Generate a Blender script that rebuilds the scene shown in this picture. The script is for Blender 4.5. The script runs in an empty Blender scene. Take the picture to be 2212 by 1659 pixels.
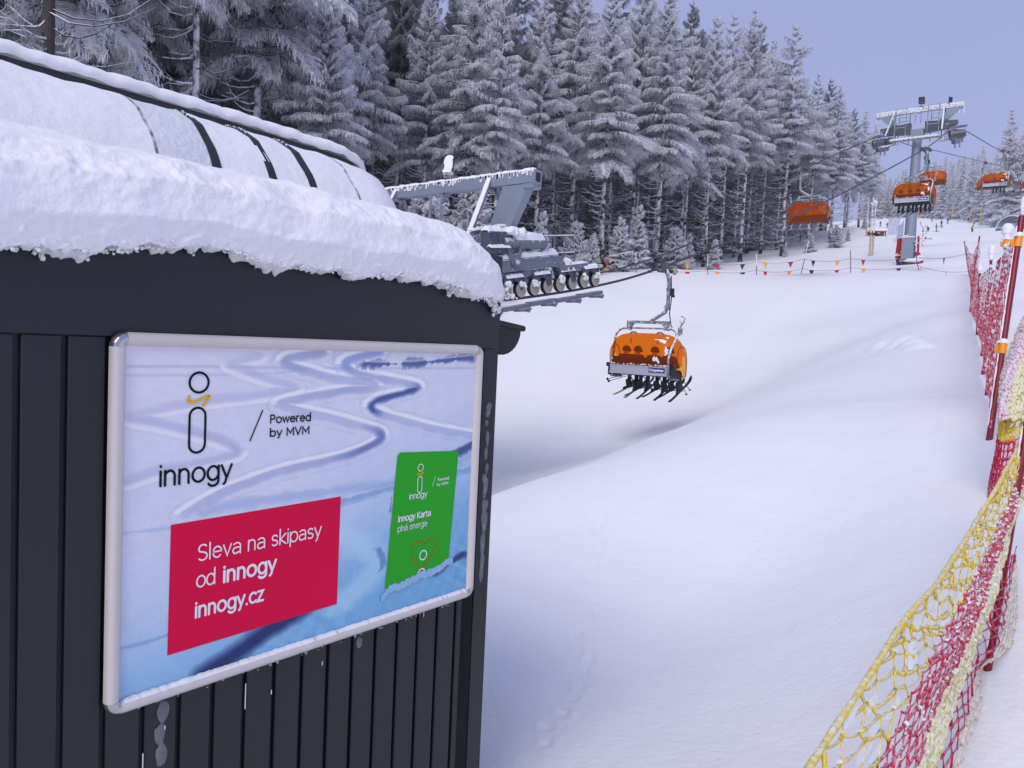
import bpy, math, random
import numpy as np
from mathutils import Vector, Matrix, Euler

# ------------------------------------------------------------------ camera, light, exposure
S = bpy.context.scene
COL = S.collection
W, H, F = 2212.0, 1659.0, 1660.0
PITCH, ROLL, YAW = math.radians(3.2), math.radians(2.65), math.radians(39.2)
_h = np.array([-math.sin(YAW), math.cos(YAW), 0.0]); _z = np.array([0, 0, 1.0]); _r = np.cross(_h, _z)
FW = _h * math.cos(PITCH) - _z * math.sin(PITCH); _u = _z * math.cos(PITCH) + _h * math.sin(PITCH)
RT = math.cos(ROLL) * _r + math.sin(ROLL) * _u
UP = math.cos(ROLL) * _u - math.sin(ROLL) * _r
cam_d = bpy.data.cameras.new('camera'); cam = bpy.data.objects.new('camera', cam_d); COL.objects.link(cam)
cam_d.sensor_width = 36.0; cam_d.lens = 36.0 * F / W; cam_d.clip_start = 0.05; cam_d.clip_end = 6000
cam.matrix_world = Matrix(((RT[0], UP[0], -FW[0], 0), (RT[1], UP[1], -FW[1], 0), (RT[2], UP[2], -FW[2], 0), (0, 0, 0, 1)))
S.camera = cam

SUN_ELEV, SUN_AZ = math.radians(42), math.radians(165)      # azimuth clockwise from +Y (the lift's uphill direction)
world = bpy.data.worlds.new('World'); S.world = world; world.use_nodes = True
wn = world.node_tree.nodes; wl = world.node_tree.links
bg = wn['Background']
sky = wn.new('ShaderNodeTexSky'); sky.sky_type = 'NISHITA'; sky.sun_disc = False
sky.sun_elevation = SUN_ELEV; sky.sun_rotation = SUN_AZ; sky.dust_density = 3.0; sky.air_density = 1.0; sky.altitude = 1000
veil = wn.new('ShaderNodeMixRGB'); veil.inputs[0].default_value = 0.86
veil.inputs[2].default_value = (3.05, 3.45, 6.05, 1)          # even high haze in front of the blue
wl.new(sky.outputs[0], veil.inputs[1]); wl.new(veil.outputs[0], bg.inputs[0])
bg.inputs[1].default_value = 0.120
sd = bpy.data.lights.new('sun', 'SUN'); sd.energy = 2.0; sd.angle = math.radians(34); sd.color = (1.0, 0.95, 0.88)
sun = bpy.data.objects.new('sun', sd); COL.objects.link(sun)
_sdir = Vector((math.sin(SUN_AZ) * math.cos(SUN_ELEV), math.cos(SUN_AZ) * math.cos(SUN_ELEV), math.sin(SUN_ELEV)))
sun.rotation_euler = _sdir.to_track_quat('Z', 'Y').to_euler()
S.view_settings.view_transform = 'Standard'; S.view_settings.look = 'None'
S.view_settings.gamma = 1.0; S.view_settings.exposure = 0.0; S.view_settings.use_curve_mapping = False
S.render.engine = 'CYCLES'
S.cycles.use_denoising = True
S.cycles.max_bounces = 8; S.cycles.transparent_max_bounces = 16; S.cycles.diffuse_bounces = 4
S.cycles.volume_bounces = 1

# ------------------------------------------------------------------ helpers
rng = np.random.default_rng(7); R = random.Random(11)
def ray(px, py): return FW + RT * ((px - W / 2) / F) - UP * ((py - H / 2) / F)
def at(px, py, d): return ray(px, py) * d                     # the point of the place that lies d metres ahead in that direction
def px_of(p):
    p = np.asarray(p, float); d = p @ FW
    return W / 2 + F * (p @ RT) / d
def sstep(t): t = np.clip(t, 0, 1); return t * t * (3 - 2 * t)

def lin(c):
    return tuple(((v / 255) / 12.92 if v / 255 <= 0.04045 else ((v / 255 + 0.055) / 1.055) ** 2.4) for v in c)

class MB:
    """collects shapes, builds ONE mesh object"""
    def __init__(s): s.v = []; s.f = []; s.m = []; s.a = []
    def add(s, vs, fs, mi=0):
        o = len(s.v); s.v += [tuple(map(float, v)) for v in vs]
        s.f += [tuple(i + o for i in f) for f in fs]; s.m += [mi] * len(fs); return s
    def box(s, c, d, rot=None, mi=0, taper=(1, 1)):
        x, y, z = d[0] / 2, d[1] / 2, d[2] / 2; tx, ty = taper
        vs = [(-x, -y, -z), (x, -y, -z), (x, y, -z), (-x, y, -z), (-x * tx, -y * ty, z), (x * tx, -y * ty, z), (x * tx, y * ty, z), (-x * tx, y * ty, z)]
        if rot is not None:
            M = Euler(rot).to_matrix(); vs = [M @ Vector(v) for v in vs]
        vs = [(v[0] + c[0], v[1] + c[1], v[2] + c[2]) for v in vs]
        return s.add(vs, [(3, 2, 1, 0), (4, 5, 6, 7), (0, 1, 5, 4), (1, 2, 6, 5), (2, 3, 7, 6), (3, 0, 4, 7)], mi)
    def tube(s, pts, r, n=6, mi=0, cap=True, sq=None):
        pts = [Vector(p) for p in pts]; k = len(pts)
        rs = r if hasattr(r, '__len__') else [r] * k
        vs = []; fs = []; ref = None
        for i in range(k):
            t = (pts[min(i + 1, k - 1)] - pts[max(i - 1, 0)])
            t = t.normalized() if t.length > 1e-9 else Vector((0, 0, 1))
            if ref is None: ref = Vector((0, 0, 1)) if abs(t.z) < 0.9 else Vector((1, 0, 0))
            a = t.cross(ref)
            if a.length < 1e-6: a = t.orthogonal()
            a.normalize(); b = a.cross(t).normalized(); ref = b
            ph = math.pi / n if n == 4 else 0
            for j in range(n):
                an = 2 * math.pi * j / n + ph
                vs.append(pts[i] + a * (math.cos(an) * rs[i]) + b * (math.sin(an) * rs[i]))
        for i in range(k - 1):
            for j in range(n):
                q = (j + 1) % n
                fs.append((i * n + j, i * n + q, (i + 1) * n + q, (i + 1) * n + j))
        if cap:
            fs.append(tuple(range(n - 1, -1, -1))); fs.append(tuple((k - 1) * n + j for j in range(n)))
        return s.add(vs, fs, mi)
    def prism(s, poly, axis, a, b, mi=0):
        """poly: 2-D outline; axis: 0 -> (y,z), 1 -> (x,z), 2 -> (x,y); extruded from a to b"""
        def P(p, w):
            return (w, p[0], p[1]) if axis == 0 else ((p[0], w, p[1]) if axis == 1 else (p[0], p[1], w))
        n = len(poly); vs = [P(p, a) for p in poly] + [P(p, b) for p in poly]
        fs = [tuple(range(n)), tuple(range(2 * n - 1, n - 1, -1))] + [(i, i + n, (i + 1) % n + n, (i + 1) % n) for i in range(n)]
        return s.add(vs, fs, mi)
    def disc(s, c, r, axis=0, w=0.05, n=20, mi=0, ri=0.0):
        poly = [(c[1 if axis == 0 else 0] + r * math.cos(2 * math.pi * i / n), c[2 if axis < 2 else 1] + r * math.sin(2 * math.pi * i / n)) for i in range(n)]
        return s.prism(poly, axis, c[axis] - w / 2, c[axis] + w / 2, mi)
    def blob(s, c, r, mi=0, n=6, m=4, sc=(1, 1, 1), jit=0.15, rr=None):
        rr = rr or R; vs = []; fs = []
        for i in range(m + 1):
            th = math.pi * i / m
            for j in range(n):
                ph = 2 * math.pi * j / n; k = r * (1 + rr.uniform(-jit, jit))
                vs.append((c[0] + sc[0] * k * math.sin(th) * math.cos(ph), c[1] + sc[1] * k * math.sin(th) * math.sin(ph), c[2] + sc[2] * k * math.cos(th)))
        for i in range(m):
            for j in range(n):
                q = (j + 1) % n; fs.append((i * n + j, (i + 1) * n + j, (i + 1) * n + q, i * n + q))
        return s.add(vs, fs, mi)
    def mesh(s, name, smooth=False, sharp=None):
        me = bpy.data.meshes.new(name); me.from_pydata(s.v, [], s.f)
        if any(s.m): me.polygons.foreach_set('material_index', s.m)
        if smooth: me.polygons.foreach_set('use_smooth', [True] * len(s.f))
        me.update()
        if smooth and sharp: me.set_sharp_from_angle(angle=math.radians(sharp))
        return me
    def build(s, name, mats, parent=None, smooth=False, sharp=40, loc=None, rot=None):
        me = s.mesh(name, smooth, sharp)
        return obj(name, me, mats, parent, loc, rot)

def obj(name, me, mats=None, parent=None, loc=None, rot=None):
    if mats is not None and len(me.materials) == 0:
        for m in (mats if isinstance(mats, (list, tuple)) else [mats]): me.materials.append(m)
    o = bpy.data.objects.new(name, me); COL.objects.link(o)
    if parent is not None: o.parent = parent
    if loc is not None: o.location = loc
    if rot is not None: o.rotation_euler = rot
    return o
def tag(o, label=None, cat=None, group=None, kind=None):
    if label: o['label'] = label
    if cat: o['category'] = cat
    if group: o['group'] = group
    if kind: o['kind'] = kind
    return o
def thing(name, label, cat, loc=(0, 0, 0), rot=(0, 0, 0), group=None):
    o = bpy.data.objects.new(name, None); COL.objects.link(o); o.location = loc; o.rotation_euler = rot
    o.empty_display_size = 0.1
    return tag(o, label, cat, group)
KIDS = {}
def dup(root, loc, rot=None, label=None, group=None, scale=None):
    r = root.copy(); COL.objects.link(r); r.location = loc
    if rot is not None: r.rotation_euler = rot
    if scale is not None: r.scale = scale
    if label: r['label'] = label
    if group: r['group'] = group
    if root not in KIDS: KIDS[root] = [(c, list(c.children)) for c in root.children]
    for c, gs in KIDS[root]:
        k = c.copy(); COL.objects.link(k); k.parent = r
        for g in gs:
            q = g.copy(); COL.objects.link(q); q.parent = k
    return r
def np_mesh(name, verts, quads, attr=None, aname='frost', smooth=False):
    me = bpy.data.meshes.new(name); nv = len(verts); nf = len(quads); k = quads.shape[1]
    me.vertices.add(nv); me.vertices.foreach_set('co', verts.astype(np.float32).ravel())
    me.loops.add(nf * k); me.loops.foreach_set('vertex_index', quads.astype(np.int32).ravel())
    me.polygons.add(nf); me.polygons.foreach_set('loop_start', np.arange(0, nf * k, k, dtype=np.int32))
    if smooth: me.polygons.foreach_set('use_smooth', np.ones(nf, bool))
    me.update(calc_edges=True)
    if attr is not None:
        if attr.ndim == 1:
            a = me.attributes.new(aname, 'FLOAT', 'POINT'); a.data.foreach_set('value', attr.astype(np.float32))
        else:
            a = me.attributes.new(aname, 'FLOAT_COLOR', 'POINT'); a.data.foreach_set('color', attr.astype(np.float32).ravel())
    return me

# ------------------------------------------------------------------ materials
def new_mat(name):
    m = bpy.data.materials.new(name); m.use_nodes = True
    nt = m.node_tree; return m, nt.nodes, nt.links, nt.nodes['Principled BSDF']
def mat(name, c, rough=0.5, metal=0.0, var=0.12, scale=6.0, bump=0.0, bscale=40.0, spec=0.5):
    m, n, l, b = new_mat(name)
    b.inputs['Roughness'].default_value = rough; b.inputs['Metallic'].default_value = metal
    b.inputs['Specular IOR Level'].default_value = spec
    tc = n.new('ShaderNodeTexCoord'); nz = n.new('ShaderNodeTexNoise'); nz.inputs['Scale'].default_value = scale; nz.inputs['Detail'].default_value = 5
    l.new(tc.outputs['Object'], nz.inputs['Vector'])
    mx = n.new('ShaderNodeMixRGB'); mx.inputs[1].default_value = (*[v * (1 - var) for v in c], 1); mx.inputs[2].default_value = (*[min(1, v * (1 + var)) for v in c], 1)
    l.new(nz.outputs[0], mx.inputs[0]); l.new(mx.outputs[0], b.inputs['Base Color'])
    if bump:
        n2 = n.new('ShaderNodeTexNoise'); n2.inputs['Scale'].default_value = bscale; n2.inputs['Detail'].default_value = 4
        bp = n.new('ShaderNodeBump'); bp.inputs['Strength'].default_value = bump; bp.inputs['Distance'].default_value = 0.02
        l.new(tc.outputs['Object'], n2.inputs['Vector']); l.new(n2.outputs[0], bp.inputs['Height']); l.new(bp.outputs[0], b.inputs['Normal'])
    return m
def rime_mat(name, c, amount=0.5, scale=14.0, rough=0.6, metal=0.0, white=(0.86, 0.86, 0.89), soft=0.12, up=0.35):
    """a base colour with rime frozen onto it in patches, more where the surface faces up"""
    m, n, l, b = new_mat(name)
    b.inputs['Roughness'].default_value = rough; b.inputs['Metallic'].default_value = 0
    tc = n.new('ShaderNodeTexCoord'); nz = n.new('ShaderNodeTexNoise'); nz.inputs['Scale'].default_value = scale; nz.inputs['Detail'].default_value = 6
    l.new(tc.outputs['Object'], nz.inputs['Vector'])
    ge = n.new('ShaderNodeNewGeometry'); sp = n.new('ShaderNodeSeparateXYZ'); l.new(ge.outputs['Normal'], sp.inputs[0])
    mu = n.new('ShaderNodeMath'); mu.operation = 'MULTIPLY_ADD'; mu.inputs[1].default_value = up
    l.new(sp.outputs[2], mu.inputs[0]); l.new(nz.outputs[0], mu.inputs[2])
    mr = n.new('ShaderNodeMapRange'); t = 1 - amount
    mr.inputs['From Min'].default_value = t - soft; mr.inputs['From Max'].default_value = t + soft
    l.new(mu.outputs[0], mr.inputs['Value'])
    mx = n.new('ShaderNodeMixRGB'); mx.inputs[1].default_value = (*c, 1); mx.inputs[2].default_value = (*white, 1)
    l.new(mr.outputs[0], mx.inputs[0]); l.new(mx.outputs[0], b.inputs['Base Color'])
    bp = n.new('ShaderNodeBump'); bp.inputs['Strength'].default_value = 0.4; bp.inputs['Distance'].default_value = 0.02
    l.new(mr.outputs[0], bp.inputs['Height']); l.new(bp.outputs[0], b.inputs['Normal'])
    return m
def snow_mat(name, c=(0.86, 0.865, 0.88), grain=60.0, bump=0.25, mid=2.0, sss=0.0, mbump=0.15):
    m, n, l, b = new_mat(name)
    b.inputs['Roughness'].default_value = 0.75; b.inputs['Specular IOR Level'].default_value = 0.25
    b.inputs['Base Color'].default_value = (*c, 1)
    if sss:
        b.inputs['Subsurface Weight'].default_value = sss; b.inputs['Subsurface Radius'].default_value = (0.03, 0.04, 0.05)
    tc = n.new('ShaderNodeTexCoord')
    n1 = n.new('ShaderNodeTexNoise'); n1.inputs['Scale'].default_value = grain; n1.inputs['Detail'].default_value = 3
    n2 = n.new('ShaderNodeTexNoise'); n2.inputs['Scale'].default_value = mid; n2.inputs['Detail'].default_value = 4
    l.new(tc.outputs['Object'], n1.inputs['Vector']); l.new(tc.outputs['Object'], n2.inputs['Vector'])
    b1 = n.new('ShaderNodeBump'); b1.inputs['Strength'].default_value = bump; b1.inputs['Distance'].default_value = 0.01
    b2 = n.new('ShaderNodeBump'); b2.inputs['Strength'].default_value = mbump; b2.inputs['Distance'].default_value = 0.15
    l.new(n1.outputs[0], b1.inputs['Height']); l.new(n2.outputs[0], b2.inputs['Height'])
    l.new(b1.outputs[0], b2.inputs['Normal']); l.new(b2.outputs[0], b.inputs['Normal'])
    return m

M = {}
M['snow'] = snow_mat('snow_field', grain=26, bump=0.55, mid=3.2, mbump=0.11)
M['snowcap'] = snow_mat('snow_on_things', grain=90, bump=0.35, mid=14, mbump=0.1)
M['roofsnow'] = snow_mat('roof_snow', c=(0.88, 0.862, 0.885), grain=130, bump=0.22, mid=30, mbump=0.02, sss=0.0)
M['shell2'] = snow_mat('frost_crusted_shell', c=(0.70, 0.71, 0.76), grain=34, bump=0.8, mid=9, mbump=0.3)
M['shell'] = snow_mat('snow_dusted_shell', c=(0.83, 0.835, 0.86), grain=45, bump=0.6, mid=6, mbump=0.2)
M['clad'] = mat('anthracite_cladding', lin((26, 30, 36)), 0.45, 0.0, 0.14, 3, 0.06, 140)
M['groove'] = mat('dark_joint', (0.007, 0.008, 0.0095), 0.7)
M['alu'] = mat('brushed_aluminium', lin((214, 206, 202)), 0.36, 0.12, 0.05, 30, 0.05, 200)
M['corner'] = mat('polished_corner', lin((190, 190, 195)), 0.12, 0.9, 0.03, 30)
M['black'] = mat('black_plastic', (0.012, 0.012, 0.015), 0.4)
M['rubber'] = mat('black_rubber', (0.016, 0.016, 0.018), 0.6)
M['steel'] = rime_mat('grey_steel', lin((108, 115, 128)), 0.24, 9, up=.35, soft=.16, rough=.5)
M['steel_dark'] = rime_mat('dark_grey_steel', lin((76, 80, 92)), 0.22, 11, up=.35, soft=.16, rough=.55)
M['galv'] = mat('galvanised_steel', lin((140, 150, 165)), 0.45, 0.25, 0.10, 3, 0.04, 40)
M['rsteel'] = rime_mat('rimed_steel', lin((110, 117, 130)), 0.40, 16, up=0.40)
M['rsteel2'] = rime_mat('heavily_rimed_steel', lin((112, 118, 132)), 0.55, 10, up=0.3)
M['tan'] = mat('worn_sheave_liner', lin((176, 168, 152)), 0.7, 0, 0.12, 10)
M['rope'] = mat('steel_rope', lin((62, 65, 74)), 0.55, 0.3, 0.2, 60, 0.2, 300)
M['red_post'] = mat('red_post_plastic', lin((128, 12, 42)), 0.4, 0, 0.12, 5)
M['orange'] = mat('orange_clip', lin((240, 150, 20)), 0.4)
M['print_red'] = mat('print_red', lin((226, 16, 70)), 0.38, 0, 0.02, 3)
M['print_green'] = mat('print_green', lin((48, 174, 44)), 0.38, 0, 0.05, 3)
M['print_black'] = mat('print_black', lin((22, 24, 32)), 0.38, 0, 0.02)
M['print_white'] = mat('print_white', lin((240, 238, 245)), 0.38, 0, 0.02)
M['print_yellow'] = mat('print_yellow', lin((238, 184, 40)), 0.38, 0, 0.05)
M['print_crimson'] = mat('print_heart_red', lin((190, 40, 40)), 0.38, 0, 0.03)
M['silver'] = mat('silver_panel', lin((192, 192, 202)), 0.35, 0.3, 0.05, 4)
M['blueplate'] = mat('blue_plate', lin((30, 42, 128)), 0.4, 0, 0.05)
M['bubble_edge'] = mat('dark_orange_rim', lin((120, 52, 16)), .4)
M['redpad'] = mat('red_padding', lin((176, 30, 40)), 0.5, 0, 0.12, 4, 0.1, 12)
M['yellowpad'] = mat('yellow_padding', lin((186, 158, 108)), 0.7, 0, 0.12, 4, 0.1, 12)
M['wood'] = mat('wood', lin((150, 110, 78)), 0.7, 0, 0.25, 9, 0.2, 30)
M['palewood'] = mat('pale_wood_pole', lin((190, 168, 150)), 0.7, 0, 0.15, 5, 0.1, 30)
M['flag_y'] = mat('yellow_pennant', lin((250, 170, 20)), 0.55); M['flag_r'] = mat('red_pennant', lin((196, 24, 56)), 0.55); M['flag_b'] = mat('dark_blue_pennant', lin((36, 40, 70)), 0.55)
M['netfilm'] = mat('frozen_film', (0.80, 0.81, 0.80), .5)
M['cord'] = mat('grey_cord', lin((110, 112, 125)), 0.7)
M['skin'] = mat('skin', lin((205, 150, 125)), 0.5)
M['glass_dark'] = mat('dark_lens', (0.01, 0.01, 0.012), 0.1)
M['ice'] = None
def cloth(name, c): return mat(name, lin(c), 0.75, 0, 0.15, 14, 0.2, 40)
for k, c in dict(darkred=(62, 12, 20), maroon=(72, 22, 34), navy=(34, 48, 120), blk=(18, 18, 22), char=(44, 46, 54), slate=(58, 80, 104), yel=(176, 178, 90), grn=(60, 92, 66), brn=(70, 54, 48), blue=(40, 66, 120)).items():
    M[k] = cloth('cloth_' + k, c)
def ice():
    m, n, l, b = new_mat('clear_ice')
    tr = n.new('ShaderNodeBsdfTransparent'); tr.inputs[0].default_value = (0.9, 0.93, 0.96, 1)
    b.inputs['Base Color'].default_value = (0.75, 0.78, 0.84, 1); b.inputs['Roughness'].default_value = 0.15
    mx = n.new('ShaderNodeMixShader'); mx.inputs[0].default_value = 0.20
    l.new(tr.outputs[0], mx.inputs[1]); l.new(b.outputs[0], mx.inputs[2]); l.new(mx.outputs[0], n['Material Output'].inputs[0]); return m
M['ice'] = ice()
def bubble():
    m, n, l, b = new_mat('orange_bubble')
    tr = n.new('ShaderNodeBsdfTransparent'); tr.inputs[0].default_value = (1.0, 0.50, 0.075, 1)
    b.inputs['Base Color'].default_value = (0.98, 0.17, 0.02, 1); b.inputs['Roughness'].default_value = 0.12
    tl = n.new('ShaderNodeBsdfTranslucent'); tl.inputs[0].default_value = (1.0, 0.30, 0.02, 1)
    m1 = n.new('ShaderNodeMixShader'); m1.inputs[0].default_value = 0.45; l.new(b.outputs[0], m1.inputs[1]); l.new(tl.outputs[0], m1.inputs[2])
    mx = n.new('ShaderNodeMixShader'); mx.inputs[0].default_value = 0.22
    l.new(tr.outputs[0], mx.inputs[1]); l.new(m1.outputs[0], mx.inputs[2]); l.new(mx.outputs[0], n['Material Output'].inputs[0]); return m
M['bubble'] = bubble()
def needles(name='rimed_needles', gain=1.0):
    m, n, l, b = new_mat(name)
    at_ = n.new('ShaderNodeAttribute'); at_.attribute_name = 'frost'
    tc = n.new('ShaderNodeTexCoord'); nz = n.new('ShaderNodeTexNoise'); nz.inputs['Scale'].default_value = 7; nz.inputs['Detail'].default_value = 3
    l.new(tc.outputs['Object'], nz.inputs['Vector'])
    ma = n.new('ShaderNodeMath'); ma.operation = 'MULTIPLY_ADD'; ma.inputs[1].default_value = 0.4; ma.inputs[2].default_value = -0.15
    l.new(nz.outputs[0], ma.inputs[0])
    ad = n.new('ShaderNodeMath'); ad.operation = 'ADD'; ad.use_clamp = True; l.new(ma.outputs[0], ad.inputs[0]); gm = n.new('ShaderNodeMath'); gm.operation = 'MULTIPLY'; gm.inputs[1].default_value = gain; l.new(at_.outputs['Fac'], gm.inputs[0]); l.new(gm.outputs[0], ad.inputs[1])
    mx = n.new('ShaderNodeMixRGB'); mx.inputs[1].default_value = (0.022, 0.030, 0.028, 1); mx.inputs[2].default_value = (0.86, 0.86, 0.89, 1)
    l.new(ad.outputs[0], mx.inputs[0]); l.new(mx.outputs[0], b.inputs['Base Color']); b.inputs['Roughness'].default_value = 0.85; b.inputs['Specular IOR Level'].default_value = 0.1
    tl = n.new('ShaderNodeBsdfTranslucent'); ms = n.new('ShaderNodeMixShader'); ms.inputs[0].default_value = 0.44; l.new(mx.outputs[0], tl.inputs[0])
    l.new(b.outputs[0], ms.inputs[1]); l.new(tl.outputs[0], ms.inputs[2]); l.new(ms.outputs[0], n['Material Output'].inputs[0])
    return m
M['needles'] = needles(); M['needles_deep'] = needles('light_rime_shade_needles', 0.45)  # deep copy whitens less: thinner rime, and forest shade put into the colour
M['bark'] = rime_mat('rimed_bark', (0.035, 0.028, 0.026), 0.52, 2.6, 0.9, up=0.25, soft=0.08, white=(0.66, 0.66, 0.70))
M['darkbark'] = mat('dark_bark', (0.045, 0.036, 0.032), .9, 0, .35, 9, .4, 20)
M['twig'] = rime_mat('rimed_dead_twigs', (0.05, 0.042, 0.04), 0.62, 6, 0.9, up=0.45, soft=0.15, white=(0.75, 0.75, 0.8))

for k_ in ('print_red', 'print_green', 'print_black', 'print_white', 'print_yellow', 'print_crimson'):
    b_ = M[k_].node_tree.nodes['Principled BSDF']; b_.inputs['Specular IOR Level'].default_value = .12; b_.inputs['Roughness'].default_value = .55
# ------------------------------------------------------------------ ground
_ty = np.array([-400, -60, -20, 0, 10, 23, 48, 59, 90, 115, 128, 165, 225, 345, 430, 620, 4000], float)
_tz = np.array([-40, -9, -4.2, -1.62, -0.38, 1.38, 4.75, 6.45, 12.2, 16.9, 18.2, 23.6, 34.2, 57.5, 70, 80, 120], float)
_gy = np.linspace(-400, 1500, 3801); _gz = np.interp(_gy, _ty, _tz)
_k = np.exp(-0.5 * (np.arange(-16, 17) * 0.5 / 2.6) ** 2); _k /= _k.sum()
_gz = np.convolve(np.pad(_gz, 16, mode='edge'), _k, 'valid')
_nz = [(rng.uniform(0, 6.28), rng.uniform(0, 6.28)) for _ in range(40)]
def gnoise(x, y):
    z = 0.0 * x
    for i, (wl_, am) in enumerate(((17, .14), (9, .07), (5.2, .035), (3.1, .018), (1.7, .007), (0.9, .003))):
        for j in range(3):
            p, a = _nz[i * 3 + j]
            z = z + am * np.sin((x * math.cos(a) + y * math.sin(a)) * 6.283 / wl_ + p)
    return z / 1.7
PITS = []
def _pits():
    r = np.random.default_rng(5)
    def trail(pts, n, rad, dep, jit):
        for k in range(n):
            t = k / (n - 1) * (len(pts) - 1); i = min(int(t), len(pts) - 2); f = t - i
            a = np.array(pts[i]) * (1 - f) + np.array(pts[i + 1]) * f
            PITS.append((a[0] + r.normal(0, jit), a[1] + r.normal(0, jit), rad * r.uniform(.7, 1.3), dep * r.uniform(.6, 1.3)))
    return trail
def ground(x, y):
    x = np.asarray(x, float); y = np.asarray(y, float)
    z = np.interp(y, _gy, _gz)
    ex = sstep((y + 22) / 10) * (1 - sstep((y - 21) / 25))
    m = -x
    dep = np.interp(m, _dx, _dz)
    dep = dep * (1 - sstep((m - 17) / 10))
    z = z - dep * ex
    rx_ = np.where(x > -2.4, 1.55, 2.6)
    z = z - 0.72 * np.exp(-(((x + 2.4) / rx_) ** 2 + ((y - 5.0) / 2.9) ** 2))
    z = z + 1.7 * np.exp(-(((x + 30) / 8) ** 2 + ((y - 104) / 7) ** 2))
    z = z + 0.9 * np.exp(-(((x + 29) / 9) ** 2 + ((y - 41) / 14) ** 2))
    far = sstep((np.hypot(x, y) - 60) / 200)
    z = z + gnoise(x, y) * (1 + 2 * far)
    for (a, b, r_, d_) in PITS:
        near = (np.abs(x - a) < 3 * r_) & (np.abs(y - b) < 3 * r_)
        if np.any(near):
            q = ((x - a) ** 2 + (y - b) ** 2) / r_ ** 2
            z = np.where(near, z - d_ * np.exp(-q) + 0.35 * d_ * np.exp(-(np.sqrt(q) - 1.5) ** 2 * 4), z)
    return z
_dm = np.array([-50, 0, 2, 4.2, 5.2, 6.5, 7.2, 8.5, 9.8, 11, 13, 17, 60]); _dv = np.array([0, 0, .15, .45, .8, 1.4, 1.75, 2.5, 3.1, 3.68, 4.12, 4.05, 4.05])
_dx = np.linspace(-5, 60, 651); _dz = np.convolve(np.pad(np.interp(_dx, _dm, _dv), 8, mode='edge'), np.ones(17) / 17, 'valid')
def vnoise(P, f, seed):
    """smooth value noise at 3-D points, -1..1"""
    q_ = np.asarray(P) * f + seed * 17.31; i = np.floor(q_).astype(np.int64); u = q_ - i; u = u * u * (3 - 2 * u); out = 0
    for dx in (0, 1):
        for dy in (0, 1):
            for dz in (0, 1):
                h = ((i[..., 0] + dx) * 374761393 + (i[..., 1] + dy) * 668265263 + (i[..., 2] + dz) * 2147483647 + seed * 974711) & 0x7fffffff
                h = ((h ^ (h >> 13)) * 1274126177) & 0x7fffffff; h = (h ^ (h >> 16)) & 0xffff
                w_ = (u[..., 0] if dx else 1 - u[..., 0]) * (u[..., 1] if dy else 1 - u[..., 1]) * (u[..., 2] if dz else 1 - u[..., 2])
                out = out + w_ * (h / 32767.5 - 1)
    return out
def fbm3(P, f, seed, o=4, g=.5): return sum(g ** k * vnoise(P, f * 2.03 ** k, seed + k) for k in range(o))
def gz(x, y): return float(ground(np.array([x]), np.array([y]))[0])
def hit(px, py, d0=1.5, d1=500):
    """where the sight line meets the snow"""
    ds = np.geomspace(d0, d1, 4000); p = ray(px, py)[None, :] * ds[:, None]
    below = p[:, 2] < ground(p[:, 0], p[:, 1])
    if not below.any(): i = len(ds) - 1
    else: i = int(np.argmax(below))
    return p[i]
_t = _pits()
_a = [hit(1250, 1100), hit(1300, 1180), hit(1275, 1280), hit(1255, 1370), hit(1235, 1480), hit(1215, 1600)]
_b = [hit(1068, 1018), hit(1130, 980), hit(1190, 950), hit(1240, 930)]
_t([p[:2] for p in _a], 21, 0.030, 0.028, 0.05)
_t([p[:2] for p in _b], 16, 0.12, 0.07, 0.12)
for q in ((1900, 745), (1930, 748), (1965, 742), (1945, 735), (1985, 750)):
    h_ = hit(*q); PITS.append((h_[0], h_[1], 0.28, -0.12))

az = np.concatenate([np.radians(np.linspace(-180, -42, 70, endpoint=False)), np.radians(np.linspace(-42, 42, 460)), np.radians(np.linspace(42, 180, 71))[1:]])
rr = np.concatenate([[0.25], np.geomspace(0.8, 140, 460), np.geomspace(142, 2400, 110)])
A_, R_ = np.meshgrid(az, rr)
hx = _h[0] * np.cos(A_) + _r[0] * np.sin(A_); hy = _h[1] * np.cos(A_) + _r[1] * np.sin(A_)
X_ = hx * R_; Y_ = hy * R_; Z_ = ground(X_, Y_)
na, nr = len(az), len(rr); ii = np.arange(na * nr).reshape(nr, na)
q = np.stack([ii[:-1, :-1], ii[:-1, 1:], ii[1:, 1:], ii[1:, :-1]], -1).reshape(-1, 4)
V = np.stack([X_, Y_, Z_], -1).reshape(-1, 3)
me = np_mesh('snow_ground', V, q, smooth=True)
g = obj('snow_ground', me, M['snow']); tag(g, 'smooth piste snow with soft dips and small tracks', None, None, 'structure')
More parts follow.
